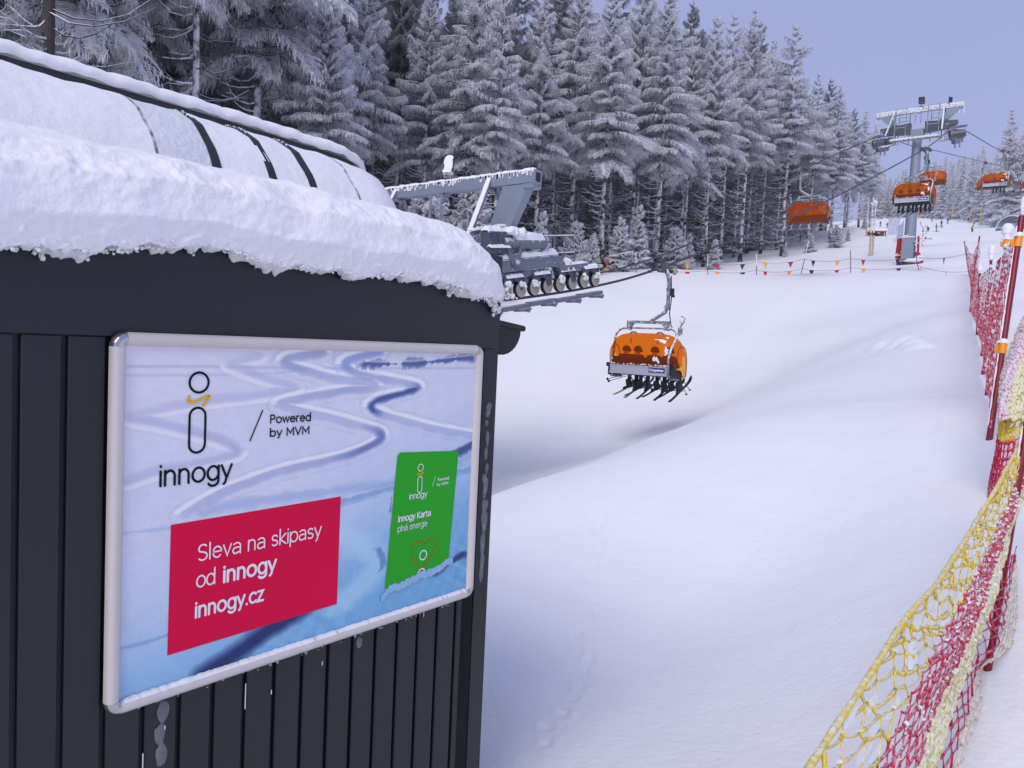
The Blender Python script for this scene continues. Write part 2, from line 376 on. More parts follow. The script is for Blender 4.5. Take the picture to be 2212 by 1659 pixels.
# ------------------------------------------------------------------ spruces
def strips(P, Wd, n, fr):
    """P (k,m,3) paths, Wd (k,m) half widths, n (k,3) width directions, fr (k,m) frost -> verts, quads, attr"""
    k, m, _ = P.shape
    a = P - n[:, None, :] * Wd[..., None]; b = P + n[:, None, :] * Wd[..., None]
    v = np.stack([a, b], 2).reshape(-1, 3)
    base = (np.arange(k) * m * 2)[:, None] + (np.arange(m - 1) * 2)[None, :]
    qd = np.stack([base, base + 1, base + 3, base + 2], -1).reshape(-1, 4)
    f = np.repeat(fr.reshape(-1), 2)
    return v, qd, f
def branch(L, rise, droop, tip, r, dens=1.0, snow=0.9, hang=0.45, wide=1.0):
    """one spruce bough along +X: a drooping fan of side shoots, snow on top and a hanging fringe"""
    n_ax = 8; t = np.linspace(0, 1, n_ax); ph = r.uniform(0, 6)
    def axis(t): return np.stack([L * t * (1 - 0.08 * t), L * 0.06 * np.sin(3 * t + ph) * t, L * (rise * t - droop * t ** 2 + tip * t ** 3)], -1)
    out = []
    ax = axis(t); up = np.array([0, 0, 1.0])
    wv = (0.07 + 0.17 * np.sin(np.pi * np.clip(t * 0.95 + 0.05, 0, 1)) * min(1, L / 2)) * r.uniform(0.6, 1.4, n_ax) * wide
    for tw in (0.45, -0.45):                                    # a ridge of snow, two sloping faces
        out.append(strips((ax + [0, 0, 0.06])[None] + np.array([0, tw, -.22])[None, None] * wv[None, :, None], (wv * .6)[None], np.array([[0, 0.9, -0.44 * np.sign(tw)]]), np.clip(np.full((1, n_ax), snow) + r.normal(0, .06, (1, n_ax)), 0, 1)))
    ns = max(3, int(L / 0.085 * dens))
    tt = np.tile(np.linspace(0.10, 0.98, ns), 2) + r.normal(0, 0.012, 2 * ns); tt = np.clip(tt, 0.05, 1)
    sd = np.repeat([-1.0, 1.0], ns); N = 2 * ns
    ln = (0.46 * L * np.clip(1 - tt, 0, 1) ** 0.6 * np.clip(tt * 3.5, 0.4, 1) + 0.14) * r.uniform(0.7, 1.25, N)
    ln = np.minimum(ln, 1.25)
    p0 = axis(tt); an = np.radians(r.uniform(34, 58, N))
    d = np.stack([np.cos(an), sd * np.sin(an), np.zeros(N)], -1)
    dr = r.uniform(0.18, 0.55, N)
    p1 = p0 + d * (ln * 0.5)[:, None] - up[None] * (ln * 0.5 * dr * 0.45)[:, None]
    p2 = p0 + d * (ln * 0.92)[:, None] - up[None] * (ln * dr)[:, None]
    nrm = np.stack([-np.sin(an), sd * np.cos(an), r.uniform(-0.35, 0.35, N)], -1); nrm /= np.linalg.norm(nrm, axis=1, keepdims=True)
    w0 = r.uniform(0.020, 0.046, N) * wide
    fr = np.clip(r.normal(0.97, 0.12, N), 0.3, 1)
    out.append(strips(np.stack([p0, p1, p2], 1), np.stack([w0 * .9, w0, w0 * 0.3], 1), nrm, np.stack([fr, fr, np.clip(fr + .05, 0, 1)], 1)))
    pk = r.random(N) < 0.38                                     # shoots that carry a clump of snow
    pw = r.uniform(0.07, 0.13, int(pk.sum())) * min(1.0, .4 + L / 3)
    pm_ = p0 * .35 + p1 * .65
    out.append(strips((np.stack([p0 * .6 + p1 * .4, pm_, p1 * .4 + p2 * .6], 1) + [0, 0, .045])[pk], np.stack([pw * .6, pw, pw * .55], 1), nrm[pk] * [1, 1, .3], np.ones((int(pk.sum()), 3))))
    # bare green needles under inner shoots, kept dark to put shade in the crown
    nb_ = tt < .5
    out.append(strips((np.stack([p0, p0 * .5 + p1 * .5, p1], 1) - [0, 0, .06])[nb_], np.stack([w0, w0 * 1.3, w0 * 0.4], 1)[nb_], nrm[nb_], np.full((int(nb_.sum()), 3), 0.12)))
    for (u, k) in ((0.25, .8), (0.5, 1.0), (0.72, 1.0), (0.94, 0.8)):       # hanging fringe
        h0 = p0 * (1 - u) + p2 * u; hl = hang * k * r.uniform(0.4, 1.25, N) * np.clip(ln * 2.0, 0.35, 1)
        e = np.stack([r.normal(0.12, 0.16, N), sd * r.normal(0.08, 0.16, N), -np.ones(N)], -1)
        h1 = h0 + e * (hl * 0.55)[:, None]; h2 = h0 + e * hl[:, None] + np.stack([r.normal(0, .03, N), r.normal(0, .03, N), np.zeros(N)], -1)
        a2 = r.uniform(0, np.pi, N); nn = np.stack([np.cos(a2), np.sin(a2), np.zeros(N)], -1)
        w1 = r.uniform(0.012, 0.026, N) * wide
        f2 = np.clip(r.normal(0.88, 0.2, N), 0.1, 1)
        out.append(strips(np.stack([h0, h1, h2], 1), np.stack([w1, w1, w1 * 0.25], 1), nn, np.stack([f2 * .9, f2, np.clip(f2 + .1, 0, 1)], 1)))
    vs, qs, fs = [], [], []; o = 0
    for v, qd, f in out: vs.append(v); qs.append(qd + o); fs.append(f); o += len(v)
    return np.concatenate(vs), np.concatenate(qs), np.concatenate(fs)
def crown_mesh(name, Ht, z0, rad, seed, whorl=1.0, per=6, dens=1.0, snow=0.9, protos=9, shape=0.95, wide=1.0, hang=0.30, lowdroop=0.75):
    r = np.random.default_rng(seed)
    vs, qs, fs = [], [], []; o = 0
    z = z0
    while z < Ht - 0.25:
        u = (z - z0) / (Ht - z0)                               # 0 at the crown's foot, 1 at the tip
        prof = min(1, (1 - u) ** shape * 1.08 + 0.02) * (0.72 + 0.28 * min(1, u / 0.12))
        Lm = rad * prof
        k = max(3, int(round(per * (0.6 + 0.5 * prof) + r.uniform(-0.7, 0.7))))
        a0 = r.uniform(0, 6.28); tier = r.uniform(.86, 1.14)
        for j in range(k):
            L = Lm * tier * r.uniform(0.6, 1.25) + 0.12
            rise = 0.10 + 0.65 * u + r.normal(0, 0.07); droop = lowdroop * (1 - 0.75 * u) * r.uniform(0.8, 1.25); tip = 0.30 * r.uniform(0.5, 1.4)
            v, qd, f = branch(L, rise, droop, tip, r, dens, snow, hang * min(1, 0.30 + L / 2.6), wide)
            a = a0 + 6.283 * (j + r.uniform(-0.25, 0.25)) / k; c, s_ = math.cos(a), math.sin(a)
            zz = z + r.uniform(-0.22, 0.22)
            v = np.stack([v[:, 0] * c - v[:, 1] * s_, v[:, 0] * s_ + v[:, 1] * c, v[:, 2] + zz], -1)
            vs.append(v); qs.append(qd + o); fs.append(f); o += len(v)
        z += whorl * (0.55 + 0.55 * prof) * r.uniform(0.85, 1.15)
    # leader shoot
    v, qd, f = strips(np.array([[[0, 0, Ht - 0.9], [0, 0, Ht - .3], [0.03, 0, Ht + 0.3]], [[0, 0, Ht - 0.9], [0, 0, Ht - .3], [0.03, 0, Ht + 0.3]]]), np.array([[.07, .06, .015]] * 2), np.array([[1., 0, 0], [0, 1., 0]]), np.full((2, 3), 0.8))
    vs.append(v); qs.append(qd + o); fs.append(f)
    me = np_mesh(name, np.concatenate(vs), np.concatenate(qs), np.concatenate(fs)); me.materials.append(M['needles']); return me
def trunk_mesh(name, Ht, r0, seed, n=8):
    r = random.Random(seed); b = MB(); k = 9
    pts = [(r.uniform(-.06, .06) * (i > 0), r.uniform(-.06, .06) * (i > 0), -0.6 + (Ht + 0.4) * i / (k - 1)) for i in range(k)]
    b.tube(pts, [r0 * (1.25 if i == 0 else 1) * (1 - 0.93 * i / (k - 1)) for i in range(k)], n)
    me = b.mesh(name, True); me.materials.append(M['bark']); return me
def dead_mesh(name, z0, z1, seed, n=34, Lm=2.1, r0=0.026, sides=3):
    r = random.Random(seed); b = MB()
    for i in range(n):
        z = z0 + (z1 - z0) * (i + r.random()) / n; a = r.uniform(0, 6.283); L = Lm * r.uniform(0.45, 1.1); dr = r.uniform(0.1, 0.35); up = r.uniform(0.1, 0.45)
        pts = []
        for t in (0, .25, .5, .75, 1):
            rad = L * t; zz = z + L * (-dr * 2.2 * t + (dr * 1.7 + up) * t * t) ; aa = a + 0.15 * math.sin(3 * t + i)
            pts.append((rad * math.cos(aa), rad * math.sin(aa), zz))
        b.tube(pts, [r0 * 1.5, r0 * 1.25, r0, r0 * .8, r0 * .45], sides, cap=False)
        for t in (2, 3):                                        # side twigs
            p = Vector(pts[t]); q = p + Vector((math.cos(a + r.choice((-.9, .9))), math.sin(a + r.choice((-.9, .9))), r.uniform(-.3, .2))) * L * r.uniform(.15, .35)
            b.tube([p, q], [r0 * .7, r0 * .4], sides, cap=False)
    me = b.mesh(name); me.materials.append(M['twig']); return me

def spruce(name, label, Ht, z0, rad, r0, seed, cat='tree', group=None, dead=True, **kw):
    t = thing(name, label, cat, group=group)
    obj('trunk', trunk_mesh('trunk', Ht, r0, seed), None, t)
    obj('crown', crown_mesh('crown', Ht, z0, rad, seed, **kw), None, t)
    if dead:
        d = obj('bare_branches', dead_mesh('bare_branches', 1.2, z0 + 1.5, seed, n=int(30 + 4 * z0)), None, t); d['kind'] = 'stuff'
    return t
ORD = ['first', 'second', 'third', 'fourth', 'fifth', 'sixth', 'seventh', 'eighth', 'ninth', 'tenth', 'eleventh', 'twelfth']
TALL = [spruce('spruce_tree', None, 26.0, 11.2, 3.7, 0.21, 101, per=5), spruce('spruce_tree', None, 26.0, 10.4, 4.2, 0.23, 102, per=6, lowdroop=0.9),
        spruce('spruce_tree', None, 26.0, 12.0, 3.3, 0.19, 103, per=5, shape=0.85), spruce('spruce_tree', None, 26.0, 9.8, 3.9, 0.22, 104, per=6, shape=0.95, lowdroop=0.95),
        spruce('spruce_tree', None, 26.0, 11.6, 3.5, 0.2, 105, per=7)]
used = set()
def place_tree(protos, i, x, y, height, rot, label, group, base_h, wide=1.0):
    s = height / base_h; p = protos[i % len(protos)]
    loc = (x, y, gz(x, y) - 0.1); sc = (s * wide, s * wide, s)
    if p not in used:
        used.add(p); p.location = loc; p.rotation_euler = (0, 0, rot); p.scale = sc; p['label'] = label
        if group: p['group'] = group
        return p
    return dup(p, loc, (0, 0, rot), label, group, sc)
def edge_point(px, x):
    """plan position in the sight direction px, on the line x = const along the forest edge"""
    v = ray(px, 650); k = x / v[0]; return x, v[1] * k
front = []
# (picture column, top row or None, plan x, width factor)
for px, top, x, wd in ((-60, None, -26, 1), (40, None, -31, .9), (165, None, -28.5, 1.0), (290, None, -31, .95), (410, None, -28, .95), (545, None, -29.5, 1.0), (690, -60, -27.5, 1.05), (770, -90, -31, .9),
                       (905, -40, -30.5, .95), (1000, -150, -28.5, 1.0), (1062, -60, -26.5, .85), (1150, -50, -29.5, .95), (1225, -120, -32, .9), (1292, -55, -28, 1.0), (1355, -120, -31, .9), (1412, -75, -28.5, 1.0),
                       (1470, 40, -31, .85), (1515, -2, -29.5, .95), (1550, -8, -31, .9), (1593, -22, -30, .95), (1636, 48, -32, .8), (1682, 10, -29, 1.1), (1737, 125, -30.5, 1.0), (1784, 153, -29.5, 1.1), (1812, 255, -31, .9), (1843, 210, -29, 1.0), (1866, 300, -29, .8)):
    ex_, ey_ = edge_point(px, x); zb = gz(ex_, ey_); d = np.array([ex_, ey_, zb]) @ FW
    if top is None: ht = 27.0
    else:
        v = ray(px, top); k = ex_ / v[0]; ht = v[2] * k - zb
    front.append((px, ex_, ey_, max(14, min(31, ht)), wd))
zones = [(420, 'rising behind the snowy station roof'), (880, 'behind the rounded end of the station roof'), (1200, 'behind the grey station gantry'), (1500, 'standing above the pair of small spruces'), (1700, 'standing above the pennant line'), (2300, 'at the forest end by the descending chair')]
cnt = {}
for i, (px, x, y, ht, wd) in enumerate(front):
    zn = next(j for j, zz in enumerate(zones) if px < zz[0]); cnt[zn] = cnt.get(zn, 0) + 1
    look = 'broad' if wd > 0.98 else ('slim' if wd < 0.9 else 'tall')
    place_tree(TALL, i * 3 + i // 5, x, y, ht, R.uniform(0, 6.28), f'{look} rimed spruce {zones[zn][1]}, {ORD[cnt[zn] - 1]} from the left', 'front spruces of the forest edge', 26.0, wd * 26 / max(ht, 22))
FARP = [spruce('far_spruce', None, 22.0, 1.4, 3.4, 0.2, 400 + i, dead=False, whorl=0.95, per=5, dens=0.30, snow=.9, wide=3.4, hang=0.5, lowdroop=0.8, shape=sh) for i, sh in enumerate((0.8, 0.95, 0.7, 0.85))]
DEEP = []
for i_ in range(4):                                             # sheltered inner trees carry less rime; the dark tone also supplies the gaps' shade
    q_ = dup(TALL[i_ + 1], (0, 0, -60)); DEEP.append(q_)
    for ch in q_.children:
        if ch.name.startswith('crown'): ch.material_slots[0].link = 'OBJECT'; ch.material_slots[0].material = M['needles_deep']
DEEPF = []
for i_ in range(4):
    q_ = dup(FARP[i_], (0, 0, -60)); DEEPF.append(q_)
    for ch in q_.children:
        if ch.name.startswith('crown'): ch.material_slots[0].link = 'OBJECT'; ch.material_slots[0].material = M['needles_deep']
for row, (xr, sp) in enumerate(((-34.5, 3.3), (-38.5, 3.4), (-43, 3.7), (-48, 3.8), (-54, 3.2), (-60, 3.2), (-66, 3.4))):
    y = -9 + row
    while y < 118 - row * 3:
        x = xr + R.uniform(-1.2, 1.2); yy = y + R.uniform(-.9, .9)
        ht = R.uniform(20, 25) if yy < 85 else R.uniform(15, 20)
        dp = row > 3 or (yy > 74 and row > 0)
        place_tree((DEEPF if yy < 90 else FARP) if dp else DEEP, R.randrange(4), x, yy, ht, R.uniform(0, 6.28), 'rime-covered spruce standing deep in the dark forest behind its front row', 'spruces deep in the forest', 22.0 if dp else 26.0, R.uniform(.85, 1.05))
        y += sp * R.uniform(0.85, 1.2)
# young spruces along the edge
YOUNG = [spruce('young_spruce', None, 5.0, 0.35, 1.35, 0.06, 201, dead=False, whorl=0.34, per=6, dens=0.9, snow=1.0, shape=0.9, wide=2.6, hang=0.20, lowdroop=0.6, cat='tree'),
         spruce('young_spruce', None, 5.0, 0.4, 1.1, 0.05, 202, dead=False, whorl=0.36, per=6, dens=0.9, snow=1.0, shape=0.9, wide=2.5, hang=0.22, lowdroop=0.65, cat='tree'),
         spruce('young_spruce', None, 5.0, 0.4, 1.5, 0.06, 203, dead=False, whorl=0.38, per=7, dens=0.9, snow=.95, shape=0.75, wide=1.7, hang=0.28, lowdroop=0.75, cat='tree')]
young = [(915, 400, -24.5, 1.3, 2, 'half-hidden frosted spruce behind the left end of the station gantry'), (1010, 395, -25.5, 1.2, 2, 'bushy frosted spruce seen through the station gantry'), (1165, 452, -26, .8, 1, 'small snowy spruce top just behind the gantry arm'),
         (1238, 475, -26.5, 1.1, 2, 'grey frosted young spruce behind the sheave train'), (1275, 500, -26, .9, 0, 'short young spruce right behind the last sheaves'), (1334, 466, -26, 1.05, 0, 'snow-laden wide young spruce, left one of the bright pair'),
         (1371, 438, -26.5, .9, 1, 'snow-laden slim young spruce, right one of the bright pair'), (1452, 486, -27, 1.2, 2, 'bushy young spruce behind the grip of the occupied near chair'), (1482, 500, -27.5, .9, 1, 'slim young spruce just right of the near chair grip'), (1537, 512, -27, .9, 2, 'young spruce at the first pennant pole'),
         (1690, 520, -28, .8, 1, 'small young spruce between trunks above the middle pennants'), (1742, 498, -27.5, 1.1, 2, 'young spruce below the empty descending chair'), (1797, 478, -27.5, 1.15, 2, 'tallest young spruce near the forest corner'), (1822, 505, -27.5, .9, 0, 'young spruce between the two corner spruces'), (1856, 490, -28, .9, 2, 'last young spruce at the forest corner beside the wooden poles')]
for i, (px, top, x, wd, vi, lb) in enumerate(young):
    ex_, ey_ = edge_point(px, x); zb = gz(ex_, ey_); v = ray(px, top); ht = v[2] * ex_ / v[0] - zb
    place_tree([YOUNG[vi]], 0, ex_, ey_, max(1.5, ht), R.uniform(0, 6.28), lb, 'young spruces along the forest edge', 5.0, wd * min(1.0, 5.5 / max(ht, 1.5)) if ht > 5.5 else wd)
# bare dead spruce at the left edge
ex_, ey_ = edge_point(96, -22)
t = thing('dead_spruce', 'bare dark spruce trunk with thin white twigs at the top left', 'tree', (ex_, ey_, gz(ex_, ey_)))
dt_ = trunk_mesh('trunk', 24, 0.21, 301); dt_.materials.clear(); dt_.materials.append(M['darkbark']); obj('trunk', dt_, None, t)
d_ = obj('bare_branches', dead_mesh('bare_branches', 3, 15, 302, n=70, Lm=2.6, r0=0.02), None, t); d_['kind'] = 'stuff'
# far forest beyond the second crest
def far_tree(px, d, ht, lb, grp):
    v = ray(px, 500); v = v * d / (v @ FW); x, y = v[0], v[1]
    place_tree(FARP, R.randrange(4), x, y, ht, R.uniform(0, 6.28), lb, grp, 22.0, R.uniform(.95, 1.3))
far_tree(2166, 172, 26, 'tallest frosted spruce of the far forest, towering behind the right-hand chairs', None)
edge = [(1862, 345), (1900, 335), (1945, 320), (1985, 300), (2020, 282), (2050, 262), (2080, 240), (2105, 222), (2130, 205), (2155, 190), (2180, 176), (2212, 162), (2260, 150), (2330, 140)]
ex0, ed0 = [e[0] for e in edge], [e[1] for e in edge]
for row in range(5):
    px = 1862.0
    while px < 2330:
        d = np.interp(px, ex0, ed0) + row * 13 + R.uniform(-4, 4)
        far_tree(px + R.uniform(-3, 3), d, R.uniform(16, 23) * (1.0 if row else .92), 'hazy frosted spruce of the far forest beyond the upper piste', 'far forest spruces')
        px += 3.4 * 1660 / d * R.uniform(0.8, 1.2)
# ------------------------------------------------------------------ container with snow roof
WX = -1.8; Y0, Y1 = -3.2, 2.118; ZB, ZT = -2.9, 0.30
hut = thing('container_hut', 'dark anthracite metal container hut with deep snow on its roof', 'hut', (0, 0, 0))
b = MB(); b.box(((WX - 0.016 - 4.25) / 2, (Y0 + Y1 - .004) / 2, (ZB + ZT) / 2), (4.25 - 1.816, Y1 - Y0 - .02, ZT - ZB - .02)); b.build('wall', M['clad'], hut)
b = MB(); b.box((WX - 0.012, (Y0 + Y1) / 2, (ZT - 0.03) / 2), (0.03, Y1 - Y0, ZT + 0.03)); b.build('fascia', M['clad'], hut)
b = MB(); b.box((WX - 0.013, Y1 - 0.037, (ZB - 0.034) / 2), (0.028, 0.074, -ZB - 0.034)); b.box((-2.9, Y1 - 0.003, (ZB + ZT) / 2), (2.12, 0.012, ZT - ZB - .01)); b.build('corner_post', M['clad'], hut)
pm = MB(); pm.prism([(-.008, -.0395), (.010, -.0395), (.013, -.036), (.013, .036), (.010, .0395), (-.008, .0395)], 2, ZB, -0.034)
pme = pm.mesh('cladding_panel'); pme.materials.append(M['clad'])
sy0 = 0.762
k = 0; yy = sy0 + 0.0132 + 0.0913 * 13 + 0.0378
while yy > Y0:
    if yy < Y1 - 0.115:
        obj('cladding_panel', pme, None, hut, (WX - 0.014, yy, 0))
    yy -= 0.0913
b = MB(); b.box((WX - 0.010, 2.01, (ZB - .034) / 2), (0.018, 0.055, -ZB - .034)); b.build('cladding_panel', M['clad'], hut)
# roof snow: a swept, ragged-edged slab
def roof_snow():
    ny, nj = 1000, 110
    ys = np.concatenate([np.linspace(Y0, -.3, 60, endpoint=False), np.linspace(-.3, Y1 - 0.012, ny - 60)])
    kn = np.random.default_rng(3)
    def n1(y, seed, sc):
        r_ = np.random.default_rng(seed); z = 0
        for o in range(5):
            z = z + np.sin(y * sc * 1.9 ** o + r_.uniform(0, 6.28)) * 0.62 ** o
        return z / 2
    knots = [(-3.2, .13), (-.5, .15), (.3, .145), (.55, .135), (.78, .155), (.92, .19), (1.0, .195), (1.1, .17), (1.2, .165), (1.35, .17), (1.48, .165), (1.6, .185), (1.75, .17), (1.9, .15), (2.02, .13), (2.08, .14), (2.2, .19)]
    low = np.interp(ys, [a for a, _ in knots], [c for _, c in knots]); low = np.convolve(np.pad(low, 6, mode='edge'), np.ones(13) / 13, 'valid'); rag_ = 0.010 * n1(ys, 4, 26) + 0.006 * n1(ys, 5, 80)
    endf = np.clip((Y1 - 0.012 - ys) / 0.24, 0, 1); rnd = (1 - (1 - endf) ** 2.4) ** (1 / 2.2)     # rounds down at the end
    top = 0.17 + 0.27 * rnd + 0.010 * n1(ys, 8, 1.1)
    t = np.linspace(0, 1, nj)
    P = np.zeros((ny, nj, 3))
    for i in range(ny):
        tp, lw = top[i], low[i]
        # profile: inside lip, front face bulging out, rounded shoulder, flat top
        prof_x = np.interp(t, [0, .05, .12, .30, .50, .64, .76, .88, 1], [-.01, .028, .052, .075, .055, -.015, -.13, -.34, -2.4])
        prof_z = np.interp(t, [0, .05, .12, .30, .50, .64, .76, .88, 1], [0.012, 0.0, .012, .26, .58, .80, .925, .985, 1.03])
        P[i, :, 0] = WX + np.where(prof_x > 0, prof_x * (.35 + .65 * rnd[i]), prof_x) - .004 * (1 - rnd[i]); P[i, :, 1] = ys[i]
        P[i, :, 2] = lw + (tp - lw) * prof_z + rag_[i] * np.exp(-(t / .14) ** 2)
    Yg, Tg = np.meshgrid(ys, t, indexing='ij')
    edge_ = np.exp(-(Tg / 0.16) ** 2); midb = np.exp(-((Tg - 0.56) / .10) ** 2); calm = 1 - sstep((Tg - .58) / .2)
    n1_, n2_, n3_, n4_ = fbm3(P, 9, 3), vnoise(P, 34, 9), vnoise(P, 70, 10), vnoise(P, 120, 11)
    lump = np.abs(n2_) * .6 + np.abs(n3_) * .4
    patch = sstep((fbm3(P, 5, 30, 2) + .55) / .7)
    P[..., 0] += .007 * n1_ * calm + edge_ * (.016 * n2_ + .012 * n3_ + .006 * n4_ + .010 * lump) + midb * patch * (.003 * n2_ + .002 * n3_ + .0012 * n4_) + calm * .0007 * n3_
    P[..., 2] += .010 * n1_ * (Tg > .02) + edge_ * (.016 * n2_ + .010 * n3_ + .006 * n4_) + midb * patch * .003 * n2_
    ii = np.arange(ny * nj).reshape(ny, nj)
    qd = np.stack([ii[:-1, :-1], ii[1:, :-1], ii[1:, 1:], ii[:-1, 1:]], -1).reshape(-1, 4)
    V = P.reshape(-1, 3)
    # closing cap at the end
    me = np_mesh('roof_snow', V, qd, smooth=True); me.materials.append(M['roofsnow'])
    o = obj('roof_snow', me, None, hut)
    c = MB(); e = P[-1]; cen = e.mean(0)
    vs = [tuple(p) for p in e] + [(-4.2, e[0, 1] - .02, 0.1)]
    fs = [(j + 1, j, nj) for j in range(nj - 1)]
    c.add(vs, fs); c.build('roof_snow_end', M['roofsnow'], hut)
    # clumps and icy crumbs along the ragged edge
    c = MB(); r_ = random.Random(9)
    for _ in range(900):
        y = r_.uniform(-0.2, Y1 + .03); lw = float(np.interp(y, ys, low)); d = abs(r_.gauss(0, 1))
        c.blob((WX + r_.uniform(0.012, 0.058), y, lw + r_.uniform(-.003, .030) * (1 - .3 * d)), r_.uniform(.002, .0055), n=6, m=4, jit=.4, rr=r_, sc=(1, 1.2, .9))
    for y, z, s_ in ((2.075, .105, .03), (2.045, .128, .024), (2.09, .125, .02), (2.085, .088, .016), (.95, .165, .014), (1.42, .145, .016), (1.20, .15, .016), (1.83, .13, .018), (.62, .118, .016), (.7, .125, .02), (1.62, .155, .012)):
        for _ in range(9): c.blob((WX + r_.uniform(.004, .03), y + r_.gauss(0, s_ * .3), z + .022 + r_.gauss(0, s_ * .45)), s_ * r_.uniform(.2, .42), n=7, m=5, jit=.35, rr=r_)
    o2 = c.build('snow_crumbs', M['roofsnow'], hut, smooth=True, sharp=180); o2['kind'] = 'stuff'
roof_snow()
# ice blisters frozen on the cladding
r_ = random.Random(4)
def blister(y, z, w, h):
    m = MB(); n = 12; vs = [(0.006, 0, 0)]; 
    for ring, (k, xx) in enumerate(((.55, .0055), (1.0, .0012))):
        for j in range(n):
            a = 6.283 * j / n; q = k * r_.uniform(.82, 1.1); vs.append((xx + r_.uniform(-.0004, .0006), math.cos(a) * w / 2 * q, math.sin(a) * h / 2 * q - (0.15 * h if math.sin(a) < -.8 else 0)))
    fs = [(0, 1 + j, 1 + (j + 1) % n) for j in range(n)] + [(1 + j, 1 + n + j, 1 + n + (j + 1) % n, 1 + (j + 1) % n) for j in range(n)]
    m.add(vs, fs); m.build('ice_blister', M['ice'], hut, True, 180, (WX + 0.0025, y, z))
for u, v, w, h in ((.145, -.965, .03, .05), (.138, -1.02, .03, .048), (.142, -1.07, .034, .05), (.765, -.885, .022, .022), (.763, -.93, .024, .024), (.757, -.965, .024, .032)):
    blister(sy0 + u, -.02 + v + .04, w, h)
for v, w, h in ((-.22, .03, .035), (-.245, .022, .02), (-.275, .016, .02), (-.33, .02, .05), (-.385, .02, .04), (-.44, .018, .035), (-.475, .03, .03), (-.5, .03, .05), (-.53, .024, .035), (-.575, .036, .045), (-.625, .036, .06), (-.66, .024, .03), (-.70, .03, .05), (-.735, .026, .04), (-.775, .03, .05), (-.82, .024, .06)):
    blister(2.075 + r_.uniform(-.006, .006), v - .02, w, h)
for u, v, h in ((.37, -.985, .07), (.097, -1.06, .05), (1.03, -.92, .03), (.45, -1.0, .012), (.15, -.99, .01), (.62, -.97, .012)): b = MB(); b.box((WX + .0035, sy0 + u, v), (.002, .0018, h)); b.build('frost_streak', M['roofsnow'], hut)
# gutter across the end wall
gt = thing('gutter', 'black half-round gutter on the end wall of the container', 'gutter', (WX, Y1 + 0.005, 0))
def half(w, zc, n=14, r=.062): return [(w + r * math.cos(a), zc + r * 1.05 * math.sin(a)) for a in np.linspace(math.pi, 2 * math.pi, n)]
out = [(0.002, .075), (0.002, .055)] + [(.12 - .112 * math.cos(a), .045 - .10 * math.sin(a)) for a in np.linspace(0, math.pi, 14)] + [(.236, .055)]
b = MB(); b.prism(out, 0, -2.4, -.10); b.build('trough', M['black'], gt)
b = MB(); b.prism(out, 0, -.098, -.088); b.tube([(-.09, 0.002, .075), (-.09, .25, .05)], .012, 8); b.build('end_cap', M['rubber'], gt)
b = MB(); b.tube([(-.2, .12, -.04), (-.2, .11, -.075), (-.2, .045, -.17), (-.2, .042, -2.3)], .04, 10); b.build('downpipe', M['black'], gt, True)

# ------------------------------------------------------------------ poster in a snap frame
sign = thing('poster_frame', 'framed advertising poster of snowy ski tracks on the dark container wall', 'sign', (WX + 0.004, sy0, -0.02))
SW, SH = 1.25, 0.888
b = MB(); b.box((0.006, SW / 2, -SH / 2), (0.010, SW - .02, SH - .02)); b.build('back_plate', M['rubber'], sign)
prof = [(0.0, 0.0), (0.014, 0.0), (0.022, 0.006), (0.024, 0.014), (0.021, 0.024), (0.015, 0.031), (0.0, 0.031)]   # (out from wall, inwards)
def rail(y0, y1, z0, z1, inward):
    m = MB(); vs = []
    for (yy_, zz_) in ((y0, z0), (y1, z1)):
        for (o_, i_) in prof: vs.append((o_ + .004, yy_ + inward[0] * i_, zz_ + inward[1] * i_))
    n = len(prof); fs = [(i, (i + 1) % n, (i + 1) % n + n, i + n) for i in range(n)] + [tuple(range(n)), tuple(range(2 * n - 1, n - 1, -1))]
    m.add(vs, fs); return m
cr = 0.033
rail(cr, SW - cr, 0, 0, (0, -1)).build('frame_rail', M['alu'], sign, True, 50)
rail(cr, SW - cr, -SH, -SH, (0, 1)).build('frame_rail', M['alu'], sign, True, 50)
rail(0, 0, -cr, -SH + cr, (1, 0)).build('frame_rail', M['alu'], sign, True, 50)
rail(SW, SW, -cr, -SH + cr, (-1, 0)).build('frame_rail', M['alu'], sign, True, 50)
for cy, cz, a0 in ((cr, -cr, 90), (SW - cr, -cr, 0), (SW - cr, -SH + cr, 270), (cr, -SH + cr, 180)):
    m = MB(); n = 9; vs = []
    for j in range(n):
        a = math.radians(a0 + 90 * j / (n - 1))
        for (o_, i_) in prof: vs.append((o_ + .0045, cy + math.cos(a) * (cr - i_), cz + math.sin(a) * (cr - i_)))
    q_ = len(prof); fs = [(j * q_ + i, j * q_ + (i + 1) % q_, (j + 1) * q_ + (i + 1) % q_, (j + 1) * q_ + i) for j in range(n - 1) for i in range(q_)]
    m.add(vs, fs); m.build('frame_corner', M['corner'], sign, True, 50)
# snow lying on the bottom rail
m = MB(); r_ = random.Random(21); n = 160; vs = []
for i in range(n):
    y = .04 + (SW - .08) * i / (n - 1); h = .003 + .003 * r_.random()
    vs += [(.014, y, -SH + .030), (.016, y, -SH + .031 + h), (.024, y, -SH + .022 + h), (.0275, y, -SH + .012 + .003 * r_.random())]
fs = [(i * 4 + j, i * 4 + j + 1, i * 4 + j + 5, i * 4 + j + 4) for i in range(n - 1) for j in range(3)]
m.add(vs, fs); m.build('rail_snow', M['snowcap'], sign, True, 180)
m = MB()
for _ in range(40):
    m.blob((.026, r_.uniform(.05, SW - .05), -SH + r_.uniform(-.003, .006)), r_.uniform(.0015, .004), n=5, m=3, rr=r_)
m.build('ice_crumbs', M['ice'], sign, True)['kind'] = 'stuff'
